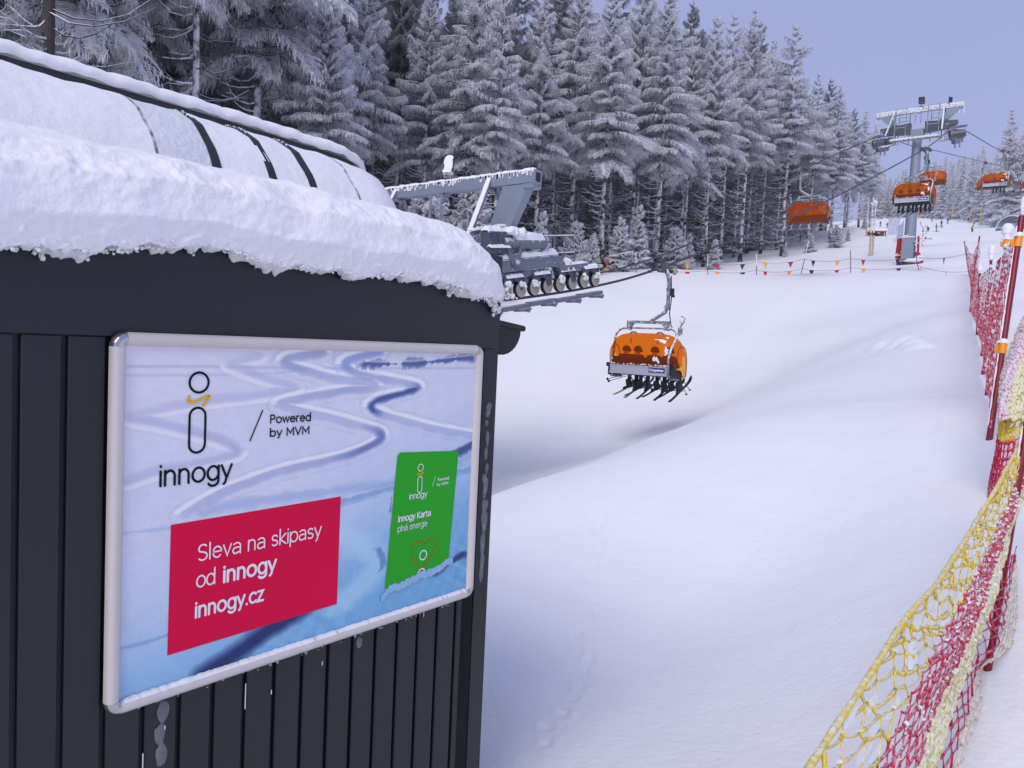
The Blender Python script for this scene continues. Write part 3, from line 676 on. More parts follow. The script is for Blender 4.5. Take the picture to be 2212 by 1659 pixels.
# the printed photograph: vertex colours only
PWD, PHT = 1.190, 0.828
TR = dict(A=[(0.753, -0.004), (0.645, -0.025), (0.632, -0.047), (0.679, -0.069), (0.817, -0.09), (0.919, -0.11), (0.861, -0.128), (0.75, -0.149), (0.731, -0.171), (0.771, -0.192), (0.876, -0.22), (1.011, -0.252), (1.196, -0.285)],
 B=[(0.543, -0.007), (0.437, -0.024), (0.437, -0.041), (0.494, -0.058), (0.589, -0.079), (0.718, -0.095), (0.733, -0.11), (0.626, -0.116), (0.497, -0.131), (0.418, -0.145), (0.458, -0.164), (0.585, -0.194), (0.686, -0.221), (0.764, -0.245), (0.765, -0.272), (0.68, -0.3), (0.572, -0.316), (0.424, -0.33), (0.277, -0.361), (0.209, -0.384), (0.157, -0.409)],
 C=[(0.338, -0.022), (0.268, -0.038), (0.296, -0.054), (0.385, -0.084), (0.456, -0.106), (0.341, -0.123), (0.17, -0.137), (0.032, -0.159), (0.02, -0.167), (0.109, -0.19), (0.245, -0.235), (0.288, -0.268), (0.24, -0.28), (0.111, -0.292), (0.006, -0.314)],
 H=[(0.001, -0.049), (0.2, -0.048), (0.494, -0.051), (1.188, -0.05)], H2=[(0.002, -0.069), (0.34, -0.067), (0.494, -0.054)],
 D=[(0.22, -0.828), (0.317, -0.797), (0.391, -0.767), (0.50, -0.735)], D2=[(0.643, -0.75), (0.745, -0.696), (0.773, -0.646), (0.711, -0.588), (0.635, -0.545)],
 E=[(0.63, -0.444), (0.834, -0.427), (1.204, -0.4)], E2=[(0.196, -0.414), (0.35, -0.403), (0.684, -0.409), (0.996, -0.405), (1.188, -0.355)],
 BU=[(0.70, -0.037), (0.814, -0.038), (0.975, -0.029), (1.17, -0.012)], K=[(0.825, -0.456), (0.82, -0.497)], K2=[(0.782, -0.61), (0.798, -0.658), (0.775, -0.69)],
 F=[(0.002, -0.433), (0.114, -0.439)], F2=[(0.001, -0.704), (0.089, -0.704), (0.286, -0.691)], W1=[(1.11, -.34), (1.2, -.315)], W2=[(1.03, -.74), (1.17, -.70)])
def smooth_poly(p, n=9):
    p = np.array(p, float); o = []
    for i in range(len(p) - 1):
        a = p[max(i - 1, 0)]; b_ = p[i]; c = p[i + 1]; d = p[min(i + 2, len(p) - 1)]
        for t in np.linspace(0, 1, n, endpoint=False):
            o.append(.5 * ((2 * b_) + (-a + c) * t + (2 * a - 5 * b_ + 4 * c - d) * t * t + (-a + 3 * b_ - 3 * c + d) * t ** 3))
    o.append(p[-1]); return np.array(o)
nu, nv = 440, 306
U_, V_ = np.meshgrid(np.linspace(0, PWD, nu), np.linspace(0, -PHT, nv))
def dist(poly):
    """distance, signed side and running length to a smoothed track"""
    p = smooth_poly(poly); best = np.full(U_.shape, 9.0); side = np.zeros(U_.shape); along = np.zeros(U_.shape)
    for i in range(len(p) - 1):
        a, b_ = p[i], p[i + 1]; d = b_ - a; L2 = d @ d + 1e-12
        t = np.clip(((U_ - a[0]) * d[0] + (V_ - a[1]) * d[1]) / L2, 0, 1)
        ex, ey = U_ - (a[0] + t * d[0]), V_ - (a[1] + t * d[1]); q = np.hypot(ex, ey * 1.6); m_ = q < best
        best[m_] = q[m_]; side[m_] = ey[m_]; along[m_] = ((i + t) / (len(p) - 1))[m_]
    return best, side, along
def pn(seed, f0, o=5, ax=1.0):
    r_ = np.random.default_rng(seed); z = 0
    for k in range(o):
        for _ in range(3):
            th = r_.uniform(0, 6.28); z = z + .6 ** k * np.sin(f0 * 1.9 ** k * (U_ * math.cos(th) * ax + V_ * math.sin(th)) + r_.uniform(0, 6.28)) / 3
    return z
grad_c = [(0.0, (196, 194, 222)), (0.35, (190, 192, 224)), (0.55, (168, 184, 222)), (0.75, (118, 162, 212)), (1.0, (98, 152, 206))]
gt_ = np.clip((-V_ / PHT) * .80 + (U_ / PWD) * .34 - .10 + .02 * pn(2, 7), 0, 1)
img = np.stack([np.interp(gt_, [c[0] for c in grad_c], [c[1][k] for c in grad_c]) for k in range(3)], -1)
img += (pn(5, 40, 5, .25) * 1.2)[..., None] + (pn(6, 150, 3, .5) * 2.0)[..., None]
img += np.random.default_rng(1).normal(0, 2.2, U_.shape)[..., None]
def stroke(key, w, col, alpha, off=0.0, fade=None, rag=0.0, side_only=None):
    d, sd_, al = dist(TR[key])
    ww = w * np.clip(1 + rag * pn(sum(map(ord, key)) % 97 + 3, 60, 4), .05, 2)
    a = np.clip(1.4 - np.abs(d * np.sign(sd_) - off) / ww, 0, 1) if off else np.clip(1.4 - d / ww, 0, 1)
    a = a * alpha
    if fade is not None: a = a * np.interp(al, *fade)
    global img
    img = img * (1 - a[..., None]) + np.array(col, float) * a[..., None]
f3 = ([0, .25, .45, .7, 1], [.5, .9, 1, .8, .9])
stroke('H', .006, (150, 160, 205), .55); stroke('H2', .006, (160, 165, 205), .5); stroke('E', .016, (112, 140, 196), .7, rag=.4); stroke('E2', .022, (140, 158, 208), .6, rag=.4)
stroke('C', .017, (158, 160, 205), .75, fade=([0, .3, .5, .75, 1], [.5, .7, .5, 1, .6]), rag=.3); stroke('C', .010, (214, 210, 232), .7, off=-.026, rag=.3)
stroke('B', .021, (132, 142, 194), .75, fade=([0, .1, .25, .34, .5, .62, .72, .85, 1], [.9, 1, .4, .9, .5, .5, 1.1, .7, .5]), rag=.25); stroke('B', .009, (222, 220, 238), .75, off=.024, rag=.35)
stroke('B', .016, (96, 108, 168), .85, fade=([0, .60, .66, .74, .80, 1], [0, 0, 1, 1, 0, 0]), rag=.2)
stroke('A', .020, (112, 130, 190), .8, fade=([0, .15, .35, .5, .68, .8, 1], [.8, .9, .5, 1, 1, .4, .3]), rag=.25); stroke('A', .015, (56, 72, 136), .9, fade=([0, .38, .46, .60, .70, .76, 1], [0, 0, 1, .9, 1, 0, 0]), rag=.4); stroke('A', .009, (224, 224, 240), .8, off=.026, rag=.35)
for o_ in (-.045, -.016, .012, .04): stroke('B', .0028, (150, 156, 200), .3, off=o_, rag=.9)
for o_ in (-.04, -.014, .014, .045): stroke('A', .0026, (140, 150, 198), .3, off=o_, rag=.9)
for o_ in (-.04, .018): stroke('C', .0026, (168, 170, 208), .3, off=o_, rag=.9)
for o_ in (-.02, .01, .03): stroke('E', .003, (120, 146, 198), .5, off=o_, rag=.8)
stroke('BU', .016, (64, 80, 140), .9, rag=1.1); stroke('BU', .004, (200, 205, 228), .6, off=.012, rag=.8)
stroke('D2', .055, (170, 200, 230), .55, rag=.2); stroke('D', .040, (24, 38, 96), .95, rag=.10); stroke('K', .009, (70, 100, 160), .8, rag=.9); stroke('K2', .010, (70, 110, 170), .7, rag=1.2)
lump_ = np.clip(pn(44, 120, 4) * .8, -1, 1) * np.clip((gt_ - .5) * 2.2, 0, 1) * np.clip(pn(45, 9, 3) + .5, 0, 1); img += (lump_ * 12)[..., None]
stroke('F', .008, (150, 165, 205), .6, rag=.6); stroke('F2', .008, (100, 140, 190), .6, rag=.6); stroke('W1', .022, (40, 60, 120), .85, rag=.4); stroke('W2', .018, (30, 46, 96), .9, rag=.5)

img = np.clip(img, 0, 255) / 255.0
lin_img = np.where(img <= 0.04045, img / 12.92, ((img + 0.055) / 1.055) ** 2.4); lin_img = np.clip(lin_img * np.array([1.42, 1.42, 1.16]), 0, .93)
ii = np.arange(nu * nv).reshape(nv, nu); qd = np.stack([ii[1:, :-1], ii[1:, 1:], ii[:-1, 1:], ii[:-1, :-1]], -1).reshape(-1, 4)
me = np_mesh('poster_print', np.stack([np.full(U_.size, 0.0), U_.ravel(), V_.ravel()], -1), qd, np.concatenate([lin_img.reshape(-1, 3), np.ones((U_.size, 1))], 1), 'ink')
pmat, n_, l_, b_ = new_mat('printed_poster'); a_ = n_.new('ShaderNodeAttribute'); a_.attribute_name = 'ink'; l_.new(a_.outputs['Color'], b_.inputs['Base Color']); b_.inputs['Roughness'].default_value = 0.38; b_.inputs['Specular IOR Level'].default_value = .35
obj('poster_print', me, pmat, sign, (0.0125, 0.030, -0.030))

# ------------------------------------------------------------------ lettering drawn as strokes
def arc(cx, cy, rx, ry, a0, a1, n=12): return [(cx + rx * math.cos(math.radians(a)), cy + ry * math.sin(math.radians(a))) for a in np.linspace(a0, a1, n)]
def ring_(cx, cy, rx, ry, n=26): return arc(cx, cy, rx, ry, 90, 450, n)
GL = {
 'i': (.12, [[(.06, 0), (.06, .5)], [(.06, .66), (.06, .685)]]), 'n': (.46, [[(.06, 0), (.06, .5)], [(.06, .28)] + arc(.225, .31, .165, .19, 180, 0) + [(.39, 0)]]),
 'o': (.52, [ring_(.26, .25, .22, .25)]), 'g': (.50, [ring_(.245, .25, .205, .25), [(.45, .5), (.45, -.02)] + arc(.25, -.03, .2, .18, 0, -150)]),
 'y': (.44, [[(.03, .5), (.23, .03)], [(.42, .5), (.20, -.06)] + arc(.10, -.06, .10, .13, -10, -80, 6)]), 'S': (.50, [arc(.25, .53, .19, .17, 35, 230) + arc(.25, .18, .20, .18, 80, -145)]),
 'l': (.14, [[(.06, .74), (.06, 0)]]), 'e': (.50, [[(.05, .27), (.45, .27)] + arc(.25, .25, .20, .25, 5, 320, 20)]), 'v': (.43, [[(.03, .5), (.215, 0), (.40, .5)]]),
 'a': (.48, [[(.08, .44)] + arc(.24, .34, .17, .16, 120, 0) + [(.41, 0)], [(.41, .28)] + arc(.20, .14, .15, .14, 90, 270) + [(.41, .08)]]), 's': (.40, [arc(.2, .375, .14, .125, 30, 235) + arc(.2, .125, .15, .125, 75, -145)]),
 'k': (.42, [[(.06, .74), (.06, 0)], [(.37, .5), (.08, .24), (.39, 0)]]), 'p': (.50, [[(.06, .5), (.06, -.2)], ring_(.265, .25, .205, .25)]), 'd': (.50, [[(.45, .74), (.45, 0)], ring_(.245, .25, .205, .25)]),
 'b': (.50, [[(.06, .74), (.06, 0)], ring_(.265, .25, .205, .25)]), 'c': (.43, [arc(.26, .25, .21, .25, 45, 315, 18)]), 'z': (.40, [[(.05, .5), (.36, .5), (.04, 0), (.37, 0)]]), '.': (.14, [[(.07, .0), (.07, .02)]]),
 't': (.32, [[(.12, .66), (.12, .12)] + arc(.23, .12, .11, .12, 180, 290, 6), [(.02, .5), (.28, .5)]]), 'r': (.32, [[(.06, 0), (.06, .5)], [(.06, .3)] + arc(.24, .30, .18, .2, 180, 80, 8)]),
 'w': (.64, [[(.03, .5), (.17, 0), (.32, .5), (.47, 0), (.61, .5)]]), 'm': (.72, [[(.06, 0), (.06, .5)], [(.06, .3)] + arc(.21, .33, .15, .17, 180, 0) + [(.36, 0)], [(.36, .3)] + arc(.51, .33, .15, .17, 180, 0) + [(.66, 0)]]),
 'P': (.48, [[(.06, 0), (.06, .7), (.24, .7)] + arc(.24, .52, .18, .18, 90, -90) + [(.06, .34)]]), 'M': (.66, [[(.06, 0), (.06, .7), (.33, .2), (.60, .7), (.60, 0)]]), 'V': (.56, [[(.03, .7), (.28, 0), (.53, .7)]]),
 'K': (.50, [[(.06, .7), (.06, 0)], [(.44, .7), (.08, .34), (.46, 0)]]), 'D': (.56, [[(.06, 0), (.06, .7), (.2, .7)] + arc(.2, .35, .3, .35, 90, -90) + [(.06, 0)]]), ' ': (.25, []),
}
GL['á'] = (.48, GL['a'][1] + [[(.22, .62), (.31, .74)]])
def ribbon(m, pts, w, depth, mi=0, mp=None):
    """a flat stroke with round ends; mp maps (a, b) -> 3-D at a given depth"""
    P = [np.array(p, float) for p in pts]
    P = [P[0]] + [P[i] for i in range(1, len(P)) if np.linalg.norm(P[i] - P[i - 1]) > 1e-7]
    n = len(P); closed = n > 3 and np.linalg.norm(P[0] - P[-1]) < 1e-6
    L, Rr = [], []
    for i in range(n):
        a = P[i] - P[i - 1] if i > 0 else (P[-1] - P[-2] if closed else P[1] - P[0])
        c = P[i + 1] - P[i] if i < n - 1 else (P[1] - P[0] if closed else P[-1] - P[-2])
        a = a / np.linalg.norm(a); c = c / np.linalg.norm(c); t = a + c; t = t / max(np.linalg.norm(t), 1e-6); nn = np.array([-t[1], t[0]])
        k = 1 / max(0.45, nn @ np.array([-a[1], a[0]])); L.append(P[i] + nn * w / 2 * k); Rr.append(P[i] - nn * w / 2 * k)
    vs = []; 
    for l_, r_ in zip(L, Rr): vs += [l_, r_]
    fs = [(2 * i, 2 * i + 1, 2 * i + 3, 2 * i + 2) for i in range(n - 1)]
    if not closed:
        for end, i, dv in ((0, 0, P[0] - P[1]), (1, n - 1, P[-1] - P[-2])):
            a0 = math.atan2(dv[1], dv[0]); base = len(vs)
            for q in np.linspace(-math.pi / 2, math.pi / 2, 7)[1:-1]: vs.append(P[i] + w / 2 * np.array([math.cos(a0 + q), math.sin(a0 + q)]))
            first, last = ((2 * i, 2 * i + 1) if end == 0 else (2 * i + 1, 2 * i))
            # cap polygon from the right-hand corner round to the left-hand one
            fs.append((first, *range(base, base + 5), last))
    m.add([mp(v[0], v[1], depth) for v in vs], fs, mi)
def text(name, s, u, v, size, weight, mats, parent, mp, width=None, track=0.0, shear=0.0):
    """size: height of the capitals' em; returns one mesh of all the strokes"""
    tot = sum(GL[c][0] + track for c in s) - track
    sx = size if width is None else width / tot
    m = MB(); x = 0; dep = 0
    for c in s:
        for st in GL[c][1]:
            ribbon(m, [(u + (x + p[0] + shear * p[1]) * sx, v + p[1] * size) for p in st], weight, dep, 0, mp); dep = (dep + 1) % 5
        x += GL[c][0] + track
    return m.build(name, mats, parent)
mpS = lambda a, b, d: (0.0140 + 0.00012 * d, a, b)
mpT = lambda a, b, d: (0.0165 + 0.00012 * d, a, b)
# main mark, left
def mark(cx, v0, k, w, mbk, mys, mp):
    m = MB(); ribbon(m, ring_(cx, v0, .0245 * k, .0245 * k, 34), w, 0, 0, mp)
    top, bot, hw = v0 - .062 * k, v0 - .173 * k, .0205 * k
    ribbon(m, arc(cx - .002 * k, top - hw, hw, hw, 180, 0, 12) + arc(cx - .002 * k, bot + hw, hw, hw, 0, -180, 12) + [(cx - .002 * k - hw, top - hw)], w, 0, 0, mp); m.build('logo_mark', mbk, sign)
    m = MB(); ribbon(m, [tuple(p) for p in smooth_poly([(cx - .024 * k, v0 - .034 * k), (cx - .027 * k, v0 - .046 * k), (cx - .006 * k, v0 - .046 * k), (cx + .020 * k, v0 - .034 * k), (cx + .027 * k, v0 - .036 * k), (cx + .012 * k, v0 - .058 * k)], 6)], w * 1.1, 2, 0, mp); m.build('logo_scarf', mys, sign)
mark(.2105, -.117, 1.0, .0058, M['print_black'], M['print_yellow'], mpS)
text('lettering', 'innogy', .115, -.363, .070, .0062, M['print_black'], sign, mpS, width=.190, track=.03)
m = MB(); ribbon(m, [(.354, -.271), (.389, -.193)], .0036, 0, 0, mpS); m.build('logo_slash', M['print_black'], sign)
text('lettering', 'Powered', .412, -.228, .0300, .0038, M['print_black'], sign, mpS, width=.130, track=.05)
text('lettering', 'by MVM', .412, -.264, .0290, .0038, M['print_black'], sign, mpS, width=.127, track=.06)
m = MB(); m.add([(.0136, .147, -.461), (.0136, .145, -.783), (.0136, .655, -.777), (.0136, .656, -.457)], [(0, 1, 2, 3)]); m.build('red_panel', M['print_red'], sign)
mpR = lambda a, b, d: (0.0146 + 0.00012 * d, a, b - 0.002 * 0)
text('lettering', 'Sleva na skipasy', .216, -.563, .056, .0040, M['print_white'], sign, mpR, width=.374, track=.02)
text('lettering', 'od', .214, -.630, .056, .0040, M['print_white'], sign, mpR, width=.052)
text('lettering', 'innogy', .287, -.632, .057, .0070, M['print_white'], sign, mpR, width=.156, track=.05)
text('lettering', 'innogy.cz', .213, -.706, .053, .0062, M['print_white'], sign, mpR, width=.194, track=.05)
# leaning green card
rc = .012
gp = [(.882, -.346)] + [(.872, -.356)] + [(.840, -.773), (.86, -.774), (.90, -.771), (.93, -.765), (.97, -.758), (1.0, -.752), (1.04, -.756), (1.07, -.753), (1.10, -.752), (1.123, -.745)] + [(1.151, -.372), (1.143, -.362)]
m = MB(); m.add([(.0142, a, c) for a, c in gp], [tuple(range(len(gp)))]); m.build('green_card', M['print_green'], sign)
mpG = lambda a, b, d: (0.0150 + 0.00012 * d, a, b)
mark(.974, -.403, .47, .0026, M['print_white'], M['print_yellow'], mpG)
text('lettering', 'innogy', .928, -.502, .028, .0026, M['print_white'], sign, mpG, width=.080, track=.02)
m = MB(); ribbon(m, [(1.031, -.471), (1.043, -.441)], .0018, 0, 0, mpG); m.build('logo_slash', M['print_white'], sign)
text('lettering', 'Powered', 1.054, -.456, .0130, .0018, M['print_white'], sign, mpG, width=.054, track=.05)
text('lettering', 'by MVM', 1.052, -.472, .0125, .0018, M['print_white'], sign, mpG, width=.053, track=.06)
text('lettering', 'innogy Karta', .884, -.568, .028, .0033, M['print_white'], sign, mpG, width=.145, track=.02)
text('lettering', 'plná energie', .883, -.600, .028, .0020, M['print_white'], sign, mpG, width=.132, track=.02)
hp = [(1.003, -.658)] + [tuple(p) for p in arc(.975, -.668, .029, .022, 25, 180, 10)] + [(.950, -.695), (.985, -.73), (.998, -.752), (1.002, -.735), (1.04, -.705), (1.062, -.675)] + [tuple(p) for p in arc(1.033, -.672, .029, .024, 10, 150, 10)] + [(1.003, -.658)]
m = MB(); ribbon(m, [tuple(p) for p in hp], .0030, 0, 0, mpG); m.build('heart_outline', M['print_crimson'], sign)
m = MB(); ribbon(m, ring_(1.001, -.696, .0155, .0155, 24), .0040, 1, 0, mpG); ribbon(m, [(.979, -.762)] + arc(.996, -.757, .0165, .0165, 180, 0, 12) + [(1.0125, -.756)], .0040, 1, 0, mpG); m.build('logo_mark', M['print_white'], sign)
m = MB(); vs = []; r_ = random.Random(6)
for i in range(60):
    t = i / 59; u = .825 + .32 * t; top = np.interp(u, [.825, .86, .9, .94, .97, 1.0, 1.04, 1.08, 1.12, 1.145], [-.79, -.765, -.768, -.760, -.755, -.748, -.752, -.743, -.728, -.735]) + r_.uniform(-.004, .004)
    vs += [(.0153, u, top), (.0153, u, top - .022 - .006 * r_.random())]
m.add(vs, [(2 * i + 1, 2 * i + 3, 2 * i + 2, 2 * i) for i in range(59)]); m.build('printed_snow_edge', mat('print_snow_edge', lin((150, 190, 224)), .38, 0, .18, 60), sign)
# ------------------------------------------------------------------ station shell
st = thing('station_canopy', 'long rounded lift station canopy dusted with snow, dark ribs across', 'station', (0, 0, 0))
SX = -12.0                                                    # where the snow cap's edge runs
def shell_end(y, y1=10.75, r=1.7):
    e = np.clip((y1 - y) / r, 0, 1); return math.sqrt(max(0.0, 1 - (1 - e) ** 2))
def shell_pt(y, t, out=0.0):
    """t: 0 at the roof strip, 1 at the near foot"""
    e = shell_end(y)
    sx = np.interp(t, [0, .12, .3, .5, .7, .85, 1], [0, .30, .78, 1.22, 1.58, 1.80, 1.95]) + out * .6
    sz = np.interp(t, [0, .12, .3, .5, .7, .85, 1], [0, -.06, -.30, -.75, -1.38, -2.0, -2.9]) + out * .8 * (1 - t)
    z0 = 3.42 - 0.012 * y - 0.004 * max(0, y - 5) ** 2
    return (SX - 1.6 * (1 - e) + sx * (0.40 + .60 * e), y, z0 + sz * (0.6 + .4 * e) - 1.15 * (1 - e) ** 1.5)
ribs_y = [-6.5, -3.2, -1.2, 1.2, 3.2, 5.12, 6.0, 6.95, 7.72, 8.7, 10.7]
for a, c in zip(ribs_y[:-1], ribs_y[1:]):
    ny = max(4, int((c - a) / .12)); ys = np.linspace(a + .025, c - .025, ny); ts = np.linspace(0, 1, 22)
    V = np.array([shell_pt(y, t) for y in ys for t in ts]); ii = np.arange(ny * 22).reshape(ny, 22)
    V[:, 2] += 0.012 * np.sin(V[:, 1] * 5 + V[:, 0] * 3) + .008 * np.sin(V[:, 1] * 13 + V[:, 2] * 9)
    qd = np.stack([ii[:-1, :-1], ii[:-1, 1:], ii[1:, 1:], ii[1:, :-1]], -1).reshape(-1, 4)[:, ::-1]
    me = np_mesh('roof_panel', V, qd, smooth=True); me.materials.append(M['shell2'] if 5 < a < 5.5 else M['shell']); obj('roof_panel', me, None, st)
for i, y in enumerate(ribs_y[1:-1]):
    dark = i >= 5 and i < 8
    wd = .072 if dark else .02
    m = MB(); vs = []
    for t in np.linspace(0.0, 1, 24):
        for dy, o_ in ((-wd, -.05), (-wd, .012 if dark else -.012), (wd, .012 if dark else -.012), (wd, -.05)): p = shell_pt(y, t, o_); vs.append((p[0], y + dy, p[2]))
    m.add(vs, [(k * 4 + j, k * 4 + (j + 1) % 4, k * 4 + 4 + (j + 1) % 4, k * 4 + 4 + j) for k in range(23) for j in range(4)])
    m.build('rib', M['rubber'] if dark else M['steel'], st)
    if dark:                                                    # rime on the upper end of the rib
        m = MB(); r_ = random.Random(i)
        for _ in range(26):
            t = r_.random() ** 2 * .22; p = shell_pt(y, t, .02); m.blob((p[0], y + r_.uniform(-wd, wd), p[2]), r_.uniform(.006, .018), rr=r_, n=5, m=3)
        m.build('rib_rime', M['snowcap'], st, True)['kind'] = 'stuff'
m = MB(); vs = []
ysr = np.linspace(-6.5, 9.9, 60)
for y in ysr:
    p = shell_pt(y, 0); vs += [(p[0] - .9, y, p[2] - .05), (p[0] - .9, y, p[2] + .10), (p[0] + .02, y, p[2] + .10), (p[0] + .02, y, p[2] - .05)]
m.add(vs, [(k * 4 + j, k * 4 + (j + 1) % 4, k * 4 + 4 + (j + 1) % 4, k * 4 + 4 + j) for k in range(59) for j in range(4)]); m.build('roof_strip', M['rubber'], st)
# snow cap over the ridge and the far half of the shell
ny = 230; ys = np.linspace(-6.5, 10.74, ny); nj = 20; V = []
for y in ys:
    e = shell_end(y); p = shell_pt(y, 0)
    ed = .02 + .05 * math.sin(y * 3.1) * .5 + .03 * math.sin(y * 11) + .02 * math.sin(y * 29 + 1)
    bare = .10 * sstep((y - 2.5) / 2) * (1 - sstep((y - 8.6) / .8))
    for t in np.linspace(0, 1, nj):
        x = np.interp(t, [0, .08, .2, .4, .7, 1], [.04 + ed * .6, .10 + ed * .6, .06, -.30, -1.4, -5.2]); z = np.interp(t, [0, .08, .2, .4, .7, 1], [.085, .13, .26, .36, .30, -2.3])
        V.append((p[0] + x * (0.35 + .65 * e) - bare * .35, y, p[2] + (z + .04 - 0 * t) * (.45 + .55 * e) + .012 * math.sin(y * 7 + t * 5) + .01 * math.sin(y * 17)))
V = np.array(V); ii = np.arange(ny * nj).reshape(ny, nj); qd = np.stack([ii[:-1, :-1], ii[1:, :-1], ii[1:, 1:], ii[:-1, 1:]], -1).reshape(-1, 4)
me = np_mesh('snow_cap', V, qd, smooth=True); me.materials.append(M['snowcap']); obj('snow_cap', me, None, st)
# closing wall at the rounded end, station columns
m = MB(); m.box((-13.6, 8.6, -1.5), (.8, .8, 5)); m.box((-13.6, 0, -1.5), (.8, .8, 5)); m.build('support_column', M['steel'], st)

# ------------------------------------------------------------------ towers
def snow_line(mb, a, b, w, h, seed, n=18, mi=0):
    """a thin irregular roll of snow lying along a member from a to b"""
    r_ = random.Random(seed); a, b = Vector(a), Vector(b)
    d = (b - a).normalized(); s_ = d.cross(Vector((0, 0, 1))).normalized()
    vs = []
    for i in range(n):
        p = a + (b - a) * i / (n - 1); hh = h * r_.uniform(.7, 1.2) * (0.3 if i in (0, n - 1) else 1); ww = w * r_.uniform(.9, 1.05)
        for k in (-1, -.7, 0, .7, 1): vs.append(p + s_ * ww / 2 * k + Vector((0, 0, hh * (1 - k * k) ** .5 - (.25 * h if abs(k) == 1 else 0))))
    mb.add(vs, [(i * 5 + j, i * 5 + j + 1, i * 5 + 6 + j, i * 5 + 5 + j) for i in range(n - 1) for j in range(4)], mi)
WHEEL = None
def wheel_meshes():
    t = MB(); n = 26
    # tyre: dark outer face, pale liner ring, grey disc
    prof = [(.055, .10), (.05, .172), (.025, .185), (-.025, .185), (-.05, .172), (-.055, .10)]
    vs = [(x, r_ * math.cos(2 * math.pi * i / n), r_ * math.sin(2 * math.pi * i / n)) for i in range(n) for x, r_ in prof]
    fs = [(i * 6 + j, i * 6 + j + 1, ((i + 1) % n) * 6 + j + 1, ((i + 1) % n) * 6 + j) for i in range(n) for j in range(5)]
    t.add(vs, fs); ty = t.mesh('tyre', True, 35); ty.materials.append(M['rubber'])
    s_ = MB()
    def ringm(mb, x, r0, r1, h):
        vs = [(xx, rr_ * math.cos(2 * math.pi * i / n), rr_ * math.sin(2 * math.pi * i / n)) for i in range(n) for xx, rr_ in ((x, r0), (x + h, r0), (x + h, r1), (x, r1))]
        mb.add(vs, [(i * 4 + j, i * 4 + (j + 1) % 4, ((i + 1) % n) * 4 + (j + 1) % 4, ((i + 1) % n) * 4 + j) for i in range(n) for j in range(4)])
    ringm(s_, .052, .118, .172, .012); ringm(s_, .050, .045, .098, .012); s_.disc((.045, 0, 0), .115, 0, .02, n); s_.disc((.06, 0, 0), .04, 0, .05, 12)
    for k in range(6):
        a = 6.283 * k / 6; s_.disc((.064, .06 * math.cos(a), .06 * math.sin(a)), .010, 0, .014, 6)
    rm = s_.mesh('rim', False); rm.materials.append(M['tan'])
    return ty, rm
TYRE, RIM = wheel_meshes()
